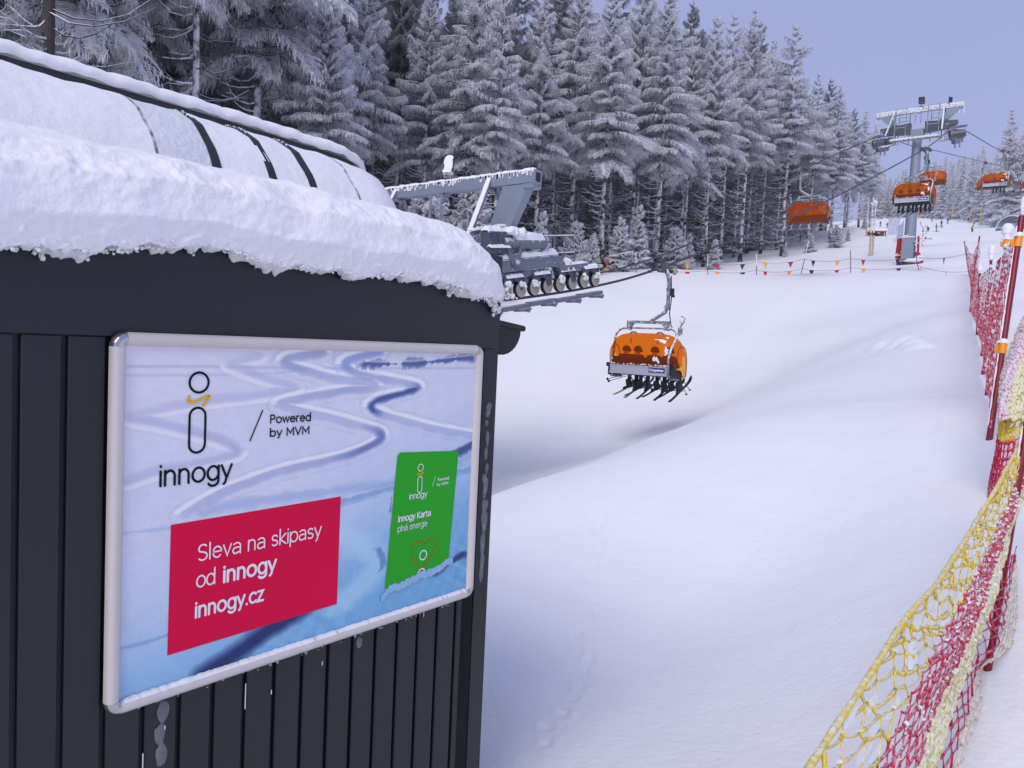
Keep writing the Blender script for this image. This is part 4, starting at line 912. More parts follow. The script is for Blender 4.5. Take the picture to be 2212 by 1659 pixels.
def battery(parent_label, loc, tilt, up, label, group):
    """up = 1: sheaves ride on top of the rope (hold-down); -1: they carry it from below"""
    t = thing('sheave_train', label, 'sheave train', loc, (tilt, 0, 0), group)
    u = up
    ys = [-3.25 + .5 * k for k in range(14)]
    for i, y in enumerate(ys):
        w = thing('sheave', None, None, (0, y, u * .185)); w.parent = t
        obj('tyre', TYRE, None, w); obj('rim', RIM, None, w)
    for i in range(7):
        yc = (ys[2 * i] + ys[2 * i + 1]) / 2
        m = MB()
        for sx in (-.075, .078):
            for s_ in (-1, 1):
                m.prism([(yc + s_ * .04, u * .43), (yc + s_ * .12, u * .47), (yc + s_ * .30, u * .38), (yc + s_ * .27, u * .17), (yc + s_ * .22, u * .17), (yc + s_ * .17, u * .30)][::1], 0, sx - .008, sx + .008)
        for s_ in (-1, 1):
            m.prism([(yc + s_ * .33, u * .20), (yc + s_ * .36, u * .52), (yc + s_ * .325, u * .52), (yc + s_ * .26, u * .24)], 0, .085, .105)
        m.box((0, yc, u * .44), (.16, .66, .09)); m.tube([(-.12, yc, u * .44), (.13, yc, u * .44)], .035, 8)
        m.build('rocker', M['steel_dark'], t)
        if u > 0:
            m = MB(); r_ = random.Random(i); snow_line(m, (.03, yc - .3, .485), (.03, yc + .3, .485), .2, .08, i)
            for s_ in (-1, 1):
                if r_.random() < .85:
                    for _ in range(5): m.blob((.10 + r_.uniform(-.03, .03), yc + s_ * (.28 + r_.uniform(-.08, .05)), .30 + r_.uniform(-.06, .06)), r_.uniform(.04, .07), rr=r_, n=7, m=5, jit=.2)
            m.build('rocker_snow', M['snowcap'], t, True)
    # balance beams
    for s_ in (-1, 1):
        m = MB()
        m.prism([(s_ * 1.75, u * .46), (s_ * 2.55, u * .44), (s_ * 2.9, u * .48), (s_ * 2.9, u * .62), (s_ * 1.9, u * .62), (s_ * 1.7, u * .56)], 0, -.07, .07)
        m.prism([(s_ * 1.42, u * .84), (s_ * 1.75, u * .84), (s_ * 2.0, u * .50), (s_ * 1.72, u * .48)], 0, .09, .12)
        m.prism([(s_ * 1.42, u * .84), (s_ * 1.75, u * .84), (s_ * 2.0, u * .50), (s_ * 1.72, u * .48)], 0, -.12, -.09)
        m.box((0, s_ * .8, u * .52), (.13, 1.0, .12)); m.tube([(-.14, s_ * 2.1, u * .54), (.15, s_ * 2.1, u * .54)], .05, 10)
        m.build('balance_beam', M['steel'], t)
    m = MB(); m.prism([(-1.7, u * .60), (1.72, u * .62), (1.66, u * .88), (-1.66, u * .88)], 0, -.11, .11)
    for z in (.61, .875): m.box((0.005, 0, u * z), (.24, 3.3, .014))
    m.build('main_beam', M['steel'], t)
    m = MB()
    for x in (-.14, .14):
        m.prism([(-.27, u * 1.16), (-.20, u * 1.16), (-.16, u * 1.02), (.0, u * .95), (.14, u * 1.00), (.20, u * 1.16), (.27, u * 1.16), (.14, u * .74), (.06, u * .69), (-.04, u * .69), (-.13, u * .76)], 0, x - .015, x + .015)
    m.disc((.16, .01, u * .80), .085, 0, .04, 16); m.build('pivot_bracket', M['steel'], t)
    m = MB(); m.disc((.185, .01, u * .80), .058, 0, .05, 6); m.build('pivot_bolt', M['alu'], t)
    # rope catcher rail under the sheaves
    m = MB()
    for k in range(7):
        y = -3.0 + k * 1.0; dz = -u * (.17 + .02 * (k % 2)); m.box((.02, y, dz), (.16, .98, .10)); m.box((.06, y + .25, dz - u * .07), (.20, .40, .05)); m.tube([(.0, y + .3, dz - u * .085), (.19, y + .3, dz - u * .085)], .035, 8); m.tube([(.17, y + .3, dz - u * .085), (.21, y + .3, dz - u * .085)], .05, 8)
    m.build('catcher_rail', M['steel'], t)
    if u > 0:
        m = MB()
        snow_line(m, (0, -1.6, .885), (0, 1.66, .885), .24, .13, 77, 40)
        for s_ in (-1, 1): snow_line(m, (0, s_ * 1.9, .62), (0, s_ * 2.9, .625), .16, .05, 9 + s_, 16)
        r_ = random.Random(3)
        for _ in range(14): m.blob((r_.uniform(-.08, .06), 1.85 + r_.uniform(-.15, .4), .66 + r_.uniform(-.03, .05)), r_.uniform(.05, .09), rr=r_, n=7, m=5)
        m.build('beam_snow', M['snowcap'], t, True)
    return t
def box_frame(m, pts, r, close=False, n=5):
    for a, c in zip(pts[:-1], pts[1:]): m.tube([a, c], r, n)
def lift_tower(label, x, y, zr, zb, gauge, hb, half, col_r, tilt, rime, group=None, near=False):
    """origin at rope height on the column axis; zb: ground, hb: gantry height over the rope"""
    T = thing('lift_tower', label, 'lift tower', (x, y, zr), (0, 0, 0), group)
    g = gauge / 2; RS = M['rsteel'] if near else M['rsteel2']; WH = M['galv'] if near else M['rsteel']
    m = MB(); hz = zb - zr
    m.tube([(0, 0, hz - .8), (0, 0, hz + .1), (0, 0, hz + 2.0), (0, 0, -.35)], [col_r * 1.5, col_r * 1.5, col_r * 1.28, col_r], 28)
    m.build('column', M['galv'], T, True, 40)
    m = MB(); m.tube([(0, 0, -.36), (0, 0, -.22)], col_r * 1.35, 24); m.box((0, 0, .06), (.8, .5, .50)); m.build('column_head', M['galv'] if not near else RS, T)
    m = MB()
    for s_ in (-1, 1):
        m.prism([(s_ * .45, .02), (s_ * .45, .80), (s_ * (g + .05), 1.02 if near else .62), (s_ * (g + .05), .80 if near else .42), (s_ * 1.7, .12)][::s_], 1, -.17, .17)
    m.build('crossarm', M['steel_dark'], T)
    bh = .26 if near else .28
    m = MB(); m.box((0, 0, hb - bh / 2), (2 * half, .22, bh))
    for s_ in (-1, 1): m.box((s_ * (half + .012), 0, hb - .14), (.03, .26, .30))
    for s_ in (-1, 0, 1): m.box((s_ * 1.5, 0, hb - .31), (.12, .30, .05))
    m.build('gantry_beam', M['galv'] if near else RS, T)
    if near: m = MB(); m.box((half + .03, 0, hb - .14), (.012, .15, .19)); m.build('beam_hole', M['rubber'], T)
    for s_ in (-1, 1):
        m = MB(); m.prism([(s_ * (half - .12), hb - .28), (s_ * (half - .85), hb - .28), (s_ * (g - 1.05), .78), (s_ * (g - .55), .78)], 1, -.12, .12); m.box((s_ * (half - .12), 0, hb - .33), (.26, .30, .1)); m.build('gantry_arm', M['galv'], T)
        for f in (-1, 1):
            m = MB(); m.tube([(s_ * 1.55, f * .08, hb - .1), (s_ * 1.75, f * 1.35, -.22 if not near else .25)], .062 if near else .065, 4); m.build('brace', WH if f < 0 else M['galv'], T)
            if near and f < 0:
                m = MB(); snow_line(m, (s_ * 1.55, -.10, hb - .03), (s_ * 1.75, -1.35, .33), .13, .045, 3 + s_, 30); m.build('brace_snow', M['snowcap'], T, True)
    m = MB()
    if near: snow_line(m, (-half, 0, hb + .01), (half, 0, hb + .01), .22, .07, 5, 60)
    else: snow_line(m, (-half, 0, hb + .01), (half, 0, hb + .01), .20, .05, 6, 50)
    r_ = random.Random(17)
    for i in range(90 if near else 40):                         # frozen drips on the beam's flank
        xx = r_.uniform(-half, half); m.box((xx, -.115, hb + .005 - (hh := r_.uniform(.03, .13)) / 2), (r_.uniform(.03, .07), .012, hh), mi=0); m.box((xx, .115, hb + .005 - hh / 2), (.05, .012, hh))
    if not near:
        for s_ in (-1, 1):
            for i in range(4): m.tube([(s_ * (half - .25 * (i % 3)), r_.uniform(-.1, .1), hb - .28), (s_ * (half - .25 * (i % 3)), r_.uniform(-.1, .1), hb - .62 - .2 * r_.random())], [.05, .015], 5)
    m.build('beam_rime', M['snowcap'], T, True)
    # catwalks with railings
    m = MB(); zc = -.45 if not near else .35
    cw = .42
    m.box((0, -.75, zc + .004), (2 * g - 1.7, .40, .035)); m.box((0, -.97, zc - .03), (2 * g - 1.6, .05, .09)); m.box((0, -.53, zc - .03), (2 * g - 1.6, .05, .09))
    m.build('catwalk', RS, T)
    m = MB(); m.box((0, -.75, zc + .05), (2 * g - 1.75, .36, .06))
    m.build('catwalk_snow', M['snowcap'], T, True)
    for s_ in (-1, 1):
        if not near:                                            # catwalks along the sheave trains follow the rope's slope
            X = s_ * (g - .50); m = MB(); m.box((X, 0, -.55), (.40, 4.0, .03))
            for k in range(5): m.box((X, -1.9 + .95 * k, -.58), (.40, .05, .05))
            m.build('side_catwalk', RS, T, rot=(tilt, 0, 0)); m = MB(); snow_line(m, (X, -1.95, -.53), (X, 1.95, -.53), .36, .05, 8, 30); m.build('catwalk_snow', M['snowcap'], T, True, rot=(tilt, 0, 0))
        X = s_ * (g - .32) if not near else s_ * (g - 1.0); zq = -.55 if not near else zc
        for y0, y1 in ((-1.95, -.7), (.7, 1.95)):
            m = MB()
            for zz in (.55, 1.0): m.tube([(X, y0, zq + zz), (X, y1, zq + zz)], .026, 5)
            for yy_ in (y0, (y0 + y1) / 2, y1): m.tube([(X, yy_, zq), (X, yy_, zq + 1.0)], .026, 5)
            m.build('railing', WH, T, rot=(tilt, 0, 0))
        X = s_ * (g - 1.35)                                     # step-over frames beside the crossarm
        for f in (-1, 1):
            m = MB(); yy_ = f * .55; m.tube([(X - .35, yy_, zc), (X - .35, yy_, 1.75), (X + .35, yy_, 1.75), (X + .35, yy_, zc)], .032, 5)
            for zz in (.45, .8, 1.15, 1.45): m.tube([(X - .35, yy_, zz), (X + .35, yy_, zz)], .02, 5)
            m.build('access_ladder', WH, T)
    for xx in (-.18, .18): m = MB(); m.tube([(xx, -.25, .7), (xx, -.2, hb - .3)], .03, 5); m.build('ladder_pole', WH, T)
    return T
def floodlight(label, loc, rot, group, snow=False):
    L_ = thing('floodlight', label, 'floodlight', loc, rot, group)
    m = MB(); m.tube([(0, 0, 0), (0, 0, .28)], .035, 8); m.box((0, 0, .10), (.3, .25, .03)); m.build('bracket', M['galv'], L_)
    m = MB(); m.box((0, .0, .50), (.38, .12, .55), (math.radians(-28), 0, 0)); m.build('housing', M['rubber'], L_)
    m = MB(); m.box((0, -.070, .467), (.30, .015, .44), (math.radians(-28), 0, 0)); m.build('glass', M['silver'], L_)
    if snow:
        m = MB(); r_ = random.Random(2)
        n_ = 18; vs = [(0, -.13, .44)] + [((.175 + r_.uniform(-.02, .02)) * max(-1, min(1, 1.25 * math.cos(6.283 * j / n_))), -.085 - .03 * r_.random() + .27 * .53 * math.sin(6.283 * j / n_), .46 + .27 * max(-1, min(1, 1.2 * math.sin(6.283 * j / n_))) + r_.uniform(-.02, .02)) for j in range(n_)]; m.add(vs, [(0, 1 + j, 1 + (j + 1) % n_) for j in range(n_)])
        for _ in range(16): m.blob((r_.uniform(-.15, .15), r_.uniform(-.15, .02), .18 + r_.uniform(0, .08)), .06, rr=r_)
        m.build('snow_crust', M['snowcap'], L_, True)
    return L_
XR, XL = -10.8, -15.55; XC = (XR + XL) / 2
# station entry support
lift_tower('snowy grey steel gantry of the lift station behind the container roof', XC, 13.2, 1.0, -5.0, XR - XL, 2.68, 2.84, .45, .17, 1, near=True)
floodlight('snow-crusted floodlight on the beam of the station gantry', (-13.0, 13.2, 3.70), (0, 0, math.radians(28)), None, True).scale = (.62, .8, .85)
battery(None, (XR, 13.13, .92), .168, 1, 'grey train of rope wheels under snow beside the container roof edge', None)
battery(None, (XL, 13.13, .98), .155, 1, 'rope wheel train on the far side of the station gantry', None)
# the round housing and curved guard above the near sheave train
hd = thing('tension_housing', 'snow-covered grey cylinder and curved guard above the rope wheels', 'machine housing', (XR, 13.13, .92), (.12, 0, 0))
m = MB(); m.tube([(.02, -.35, 1.22), (.02, 1.10, 1.22)], .135, 22); m.build('cylinder', M['steel'], hd, True, 40)
m = MB(); m.tube([(.02, 1.095, 1.22), (.02, 1.125, 1.22)], .15, 22); m.build('end_cap', M['galv'], hd, True, 40)
m = MB(); m.disc((.02, 0, 0), .02, 1, .01); m = MB()
for k in range(6): a = 6.283 * k / 6; m.disc((.02 + .09 * math.cos(a), 1.13, 1.22 + .09 * math.sin(a)), .016, 1, .02, 6)
m.disc((.02, 1.13, 1.22), .035, 1, .02, 10); m.build('cap_bolt', M['rubber'], hd)
m = MB(); arcp = [(y, 1.60 - .12 * ((y - .0) / .9) ** 2) for y in np.linspace(-1.0, .95, 14)]
m.prism(arcp + [(p[0] * .98, p[1] - .10) for p in arcp[::-1]], 0, -.30, -.26); m.build('curved_guard', M['steel'], hd)
m = MB(); m.box((-.02, -.45, 1.28), (.26, .75, .34)); m.box((-.03, -.55, 1.05), (.3, 1.1, .12))
for y in (-.75, -.55, -.12): m.box((.125, y, 1.27), (.03, .03, .36))
m.build('box_housing', M['steel_dark'], hd)
m = MB(); snow_line(m, (.02, .02, 1.31), (.02, 1.05, 1.31), .26, .14, 31, 26); snow_line(m, (-.28, -1.0, 1.48), (-.28, .0, 1.60), .10, .05, 32, 20); snow_line(m, (-.28, 0, 1.60), (-.28, .9, 1.49), .10, .05, 33, 20); snow_line(m, (-.02, -.85, 1.45), (-.02, -.05, 1.45), .26, .10, 34, 20); snow_line(m, (.12, -.9, 1.12), (.12, -.2, 1.12), .12, .06, 35, 14)
r_ = random.Random(8)
for _ in range(34): m.blob((r_.uniform(-.12, .14), r_.uniform(-.2, .35), 1.40 + r_.uniform(0, .1)), r_.uniform(.05, .1), rr=r_, n=7, m=5, jit=.12)
m.build('housing_snow', M['snowcap'], hd, True)
m = MB()
for zz in (1.0, 1.42): m.tube([(-.55, 1.85, zz), (-.55, 3.2, zz + .03)], .022, 5)
for yy_ in (1.9, 2.35, 2.75, 3.18): m.tube([(-.55, yy_, .55), (-.55, yy_, 1.44)], .022, 5)
m.tube([(-.5, -.3, .35), (-.5, -.3, 1.0)], .03, 5); m.tube([(-.5, .25, .35), (-.5, .25, 1.0)], .03, 5); m.tube([(-.5, .8, .35), (-.5, .8, 1.0)], .03, 5)
m.build('railing', M['rsteel'], hd)
# line tower
zt = gz(XC, 59.5)
TW = lift_tower('tall grey lift tower with rimed crossarm and red padding at its foot', XC, 59.5, 15.65, zt, XR - XL, 1.78, 2.72, .29, .27, 1)
battery(None, (XR, 59.9, 15.72), .26, -1, 'rimed rope wheel train on the right arm of the line tower', 'rope wheel trains on the line tower').scale = (1, .75, 1)
battery(None, (XL, 59.9, 15.72), .26, -1, 'rimed rope wheel train on the left arm of the line tower', 'rope wheel trains on the line tower').scale = (1, .75, 1)
floodlight('black floodlight upright on the middle of the line tower beam', (XC + .1, 59.5, 17.45), (0, 0, math.radians(20)), 'floodlights on the line tower')
floodlight('small black floodlight near the right end of the line tower beam', (XC + 1.75, 59.5, 17.45), (math.radians(35), 0, math.radians(60)), 'floodlights on the line tower').scale = (.7, .7, .6)
# padding round the tower's foot
r_ = random.Random(12)
def pad(a0, a1, z0, z1, r0, r1, th, name='crash_pad'):
    m = MB(); n = 10; vs = []
    for i in range(n):
        a = math.radians(a0 + (a1 - a0) * i / (n - 1))
        for (rr_, zz) in ((r0, z0), (r0 + th, z0 + .03), (r1 + th, z1 - .05), (r1, z1)): vs.append((rr_ * math.cos(a), rr_ * math.sin(a), zz))
    fs = [(i * 4 + j, i * 4 + (j + 1) % 4, i * 4 + 4 + (j + 1) % 4, i * 4 + 4 + j) for i in range(n - 1) for j in range(4)] + [(0, 1, 2, 3), ((n - 1) * 4 + 3, (n - 1) * 4 + 2, (n - 1) * 4 + 1, (n - 1) * 4)]
    m.add(vs, fs); return m.build(name, M['redpad'], TW, True, 40, (0, 0, zt - 15.65))
pad(150, 215, .35, 1.75, .62, .55, .24); pad(205, 232, -.2, 1.0, .60, .62, .16); pad(-8, 35, .5, 1.9, .55, .50, .10); pad(-40, -2, -.2, .75, .95, .60, .12)
m = MB(); bz = zt - 15.65
for a, c in ((((-.75, -.45, .55), (.6, -.35, 1.35))), (((-.75, -.45, .5), (.4, -.62, .62))), (((.05, -.6, 1.9), (-.55, -.4, 1.75))), (((.62, -.3, 1.35), (.35, -.45, 1.5)))):
    m.tube([(a[0], a[1], a[2] + bz), ((a[0] + c[0]) / 2, (a[1] + c[1]) / 2 - .18, (a[2] + c[2]) / 2 + bz), (c[0], c[1], c[2] + bz)], .035, 6)
m.build('rimed_strap', M['snowcap'], TW, True)
m = MB(); m.box((.05, -.62, bz + .95), (.75, .28, 1.5)); m.box((.05, -.62, bz + .1), (.9, .4, .12)); m.build('control_cabinet', M['galv'], TW)
m = MB(); m.box((.05, -.62, bz + 1.74), (.8, .34, .07)); m.blob((.75, -.3, bz + .35), .28, sc=(1.2, 1, .6), n=8, m=5); m.blob((.45, -.7, bz + .12), .4, sc=(1.6, 1, .35), n=8, m=5); m.build('cabinet_snow', M['snowcap'], TW, True)
m = MB(); m.box((-.05, -.78, bz + .04), (.9, .05, .16)); m.build('cabinet_base', M['rubber'], TW)
for s_, rr_ in ((1, .8),):
    m = MB(); m.tube([(.85, -.1, bz + 1.2), (.9, 0, bz + 2.3), (.6, .1, bz + 2.9)], .09, 8); m.build('hose_wrap', M['rsteel2'], TW, True)

# ------------------------------------------------------------------ haul ropes
LP = [(-2, -.6), (5, -.1), (10, .55), (13.1, .98), (16.4, 1.46), (25.3, 2.95), (33.8, 5.6), (38.5, 7.75), (44.6, 10.55), (57.0, 15.02), (59.9, 15.73), (62.6, 16.3), (68.8, 17.2), (75, 18.3), (102, 22.8), (140, 29.2), (200, 39)]
RP = [(-2, -.6), (5, -.1), (10, .52), (12.74, .86), (16.4, 1.48), (19.81, 2.31), (27, 4.45), (35, 6.95), (50.5, 12.35), (57.0, 14.95), (59.9, 15.73), (62.6, 16.3), (67.8, 17.0), (76.6, 18.15), (87.1, 19.8), (104, 22.6), (140, 28.8), (200, 39)]
for xx, pts, lb in ((XL, LP, 'dark steel haul rope of the descending left line'), (XR, RP, 'dark steel haul rope of the ascending right line')):
    q_ = smooth_poly(pts, 8); m = MB(); m.tube([(xx, p[0], p[1]) for p in q_], .033, 7)
    tag(m.build('haul_rope', M['rope'], None, True), lb, 'cable')
def rope_at(pts, y):
    q_ = smooth_poly(pts, 8); z = float(np.interp(y, q_[:, 0], q_[:, 1])); return z, math.atan2(float(np.interp(y + .5, q_[:, 0], q_[:, 1])) - z, .5)
# ------------------------------------------------------------------ people (one continuous skinned body each)
def body(name, J, E_, root, paint, lv=1):
    """J: joints name -> (pos, radius); E_: edges; paint(co) -> material index"""
    names = list(J); me = bpy.data.meshes.new(name); me.from_pydata([J[n_][0] for n_ in names], [(names.index(a), names.index(c)) for a, c in E_], [])
    o = bpy.data.objects.new(name, me); COL.objects.link(o)
    md = o.modifiers.new('skin', 'SKIN'); md.use_smooth_shade = True
    for v, n_ in zip(me.skin_vertices[0].data, names):
        r_ = J[n_][1]; v.radius = r_ if hasattr(r_, '__len__') else (r_, r_); v.use_root = (n_ == root)
    sb = o.modifiers.new('sub', 'SUBSURF'); sb.levels = lv; sb.render_levels = lv
    dg = bpy.context.evaluated_depsgraph_get(); dg.update()
    out = bpy.data.meshes.new_from_object(o.evaluated_get(dg)); out.name = name
    bpy.data.objects.remove(o, do_unlink=True)
    for p in out.polygons: p.material_index = paint(p.center); p.use_smooth = True
    return out
SIT = {'pelvis': ((0, .02, .10), (.17, .13)), 'waist': ((0, -.02, .28), (.16, .125)), 'chest': ((0, -.03, .47), (.19, .14)), 'neck': ((0, .0, .60), .075), 'head': ((0, .02, .72), .10), 'top': ((0, .01, .82), .085),
       'shl': ((-.19, -.02, .52), .085), 'ell': ((-.25, .12, .28), .065), 'hal': ((-.15, .34, .26), .05), 'fil': ((-.11, .42, .25), .042), 'shr': ((.19, -.02, .52), .085), 'elr': ((.25, .12, .28), .065), 'har': ((.15, .34, .26), .05), 'fir': ((.11, .42, .25), .042),
       'hil': ((-.11, .10, .08), .105), 'knl': ((-.13, .50, .10), .082), 'anl': ((-.13, .52, -.30), .066), 'fol': ((-.13, .66, -.36), .05), 'hir': ((.11, .10, .08), .105), 'knr': ((.13, .50, .10), .082), 'anr': ((.13, .52, -.30), .066), 'for': ((.13, .66, -.36), .05)}
EDG = [('pelvis', 'waist'), ('waist', 'chest'), ('chest', 'neck'), ('neck', 'head'), ('head', 'top'), ('chest', 'shl'), ('shl', 'ell'), ('ell', 'hal'), ('hal', 'fil'), ('chest', 'shr'), ('shr', 'elr'), ('elr', 'har'), ('har', 'fir'), ('pelvis', 'hil'), ('hil', 'knl'), ('knl', 'anl'), ('anl', 'fol'), ('pelvis', 'hir'), ('hir', 'knr'), ('knr', 'anr'), ('anr', 'for')]
def paint_sit(c):
    if c.z > .60: return 2
    if c.z < .2 and (c.y > .12 or c.z < .06) and not (c.z > .2): return 1
    return 0
STAND = {'pelvis': ((0, -.06, .88), (.15, .11)), 'waist': ((0, -.02, 1.04), (.145, .11)), 'chest': ((0, .05, 1.26), (.175, .125)), 'neck': ((0, .10, 1.42), .07), 'head': ((0, .13, 1.55), .095), 'top': ((0, .13, 1.65), .085),
         'shl': ((-.18, .06, 1.32), .08), 'ell': ((-.30, .08, 1.07), .06), 'hal': ((-.30, .30, .98), .048), 'fil': ((-.29, .37, .96), .04), 'shr': ((.18, .06, 1.32), .08), 'elr': ((.30, .08, 1.07), .06), 'har': ((.30, .30, .98), .048), 'fir': ((.29, .37, .96), .04),
         'hil': ((-.10, -.04, .84), .10), 'knl': ((-.13, .12, .50), .075), 'anl': ((-.14, -.02, .12), .062), 'fol': ((-.14, .14, .06), .05), 'hir': ((.10, -.04, .84), .10), 'knr': ((.13, .12, .50), .075), 'anr': ((.14, -.02, .12), .062), 'for': ((.14, .14, .06), .05)}
LEAN = {k: ((p[0] + .26 * max(0, (p[2] - .1)) ** 1.0 * (.55 if p[2] < .9 else .35), p[1], p[2] * .97), r_) for k, (p, r_) in STAND.items()}
def paint_stand(c):
    if c.z > 1.44: return 2
    return 1 if c.z < .92 and abs(c.x) < .26 else 0
SITM = body('person', SIT, EDG, 'pelvis', paint_sit); STM = body('person', STAND, EDG, 'pelvis', paint_stand); LEM = body('person', LEAN, EDG, 'pelvis', paint_stand)
def slotted(o, mats):
    for k, m_ in enumerate(mats): o.material_slots[k].link = 'OBJECT'; o.material_slots[k].material = m_
for me_ in (SITM, STM, LEM):
    for k_ in ('blk', 'blk', 'skin'): me_.materials.append(M[k_])
def helm():
    m = MB(); n = 12; vs = []
    for i in range(6):
        th = math.pi * .60 * i / 5
        for j in range(n):
            a = 6.283 * j / n; vs.append((.128 * math.sin(th) * math.cos(a), .145 * math.sin(th) * math.sin(a), .135 * math.cos(th)))
    m.add(vs, [(i * n + j, (i + 1) * n + j, (i + 1) * n + (j + 1) % n, i * n + (j + 1) % n) for i in range(5) for j in range(n)]); h = m.mesh('helmet', True); h.materials.append(M['char'])
    g_ = MB(); g_.box((0, .125, -.01), (.17, .05, .075)); g_ = g_.mesh('goggles'); g_.materials.append(M['glass_dark'])
    b_ = MB(); b_.prism([(-.10, -.02), (.20, -.02), (.20, .06), (.06, .10), (.04, .26), (-.09, .26)], 0, -.055, .055); b_ = b_.mesh('ski_boot'); b_.materials.append(M['char']); return h, g_, b_
HELM, GOG, BOOT = helm()
def ski_mesh():
    m = MB(); pr = [(-.78, .02), (-.5, .004), (.55, .004), (.72, .03), (.82, .085), (.87, .14)]; vs = []
    for i, (y, z) in enumerate(pr):
        w = (.044, .036, .040, .048, .042, .012)[i]; vs += [(-w, y, z), (w, y, z), (w, y, z + .016), (-w, y, z + .016)]
    m.add(vs, [(i * 4 + j, i * 4 + (j + 1) % 4, i * 4 + 4 + (j + 1) % 4, i * 4 + 4 + j) for i in range(5) for j in range(4)] + [(3, 2, 1, 0), (20, 21, 22, 23)]); s_ = m.mesh('ski')
    b_ = MB(); b_.prism([(-.25, .022), (.20, .022), (.18, .07), (.10, .075), (.08, .035), (-.10, .035), (-.12, .085), (-.23, .08)], 0, -.035, .035); b_ = b_.mesh('binding'); b_.materials.append(M['char']); return s_, b_
SKI, BIND = ski_mesh(); SKI.materials.append(M['blk'])
def person(label, mesh, loc, rot, jacket, trousers, head_at, boots, group=None, scale=1.0, helmet=None, face=True):
    p = obj('person', mesh, None, None, loc, rot); p.scale = (scale,) * 3; tag(p, label, 'person', group)
    slotted(p, [jacket, trousers, M['skin']])
    h = obj('helmet', HELM, None, p, head_at); slotted(h, [helmet or M['char']])
    if face: obj('goggles', GOG, None, h, (0, 0, -.02))
    for b_ in boots: obj('ski_boot', BOOT, None, p, b_[:3], (b_[3], 0, 0))
    return p
def ski(label, loc, rot, m_, group, scale=1.0):
    s_ = obj('ski', SKI, None, None, loc, rot); s_.scale = (scale,) * 3; slotted(s_, [m_]); tag(s_, label, 'ski', group); obj('binding', BIND, None, s_); return s_

# ------------------------------------------------------------------ bubble chairs (origin where the grip holds the rope; +Y uphill)
def bubble_profile(n=16):
    pts = [(-.50, -2.90), (-.58, -2.66), (-.56, -2.36), (-.46, -2.12), (-.26, -1.98), (.02, -1.95), (.28, -2.03), (.48, -2.26), (.60, -2.62), (.63, -2.98), (.60, -3.20)]
    return smooth_poly(pts, 3)
BP = bubble_profile()
def bubble_mesh():
    xs = np.concatenate([[-1.23, -1.225, -1.20, -1.15, -1.08, -1.0, -.9], np.linspace(-.78, .78, 9), [.9, 1.0, 1.08, 1.15, 1.20, 1.225, 1.23]])
    V = []
    for x in xs:
        k = (1 - (abs(x) / 1.2305) ** 5) ** (1 / 2.0); k = .18 + .82 * k
        for (y, z) in BP: V.append((x, .2 + (y - .2) * k, -2.75 + (z + 2.75) * (k if z > -2.75 else 1)))
    n = len(BP); ii = np.arange(len(xs) * n).reshape(len(xs), n)
    q_ = [tuple(int(v) for v in f) for f in np.stack([ii[:-1, :-1], ii[1:, :-1], ii[1:, 1:], ii[:-1, 1:]], -1).reshape(-1, 4)]
    m = MB(); m.add(V, q_); me_ = m.mesh('bubble', True, 180); me_.materials.append(M['bubble']); return me_
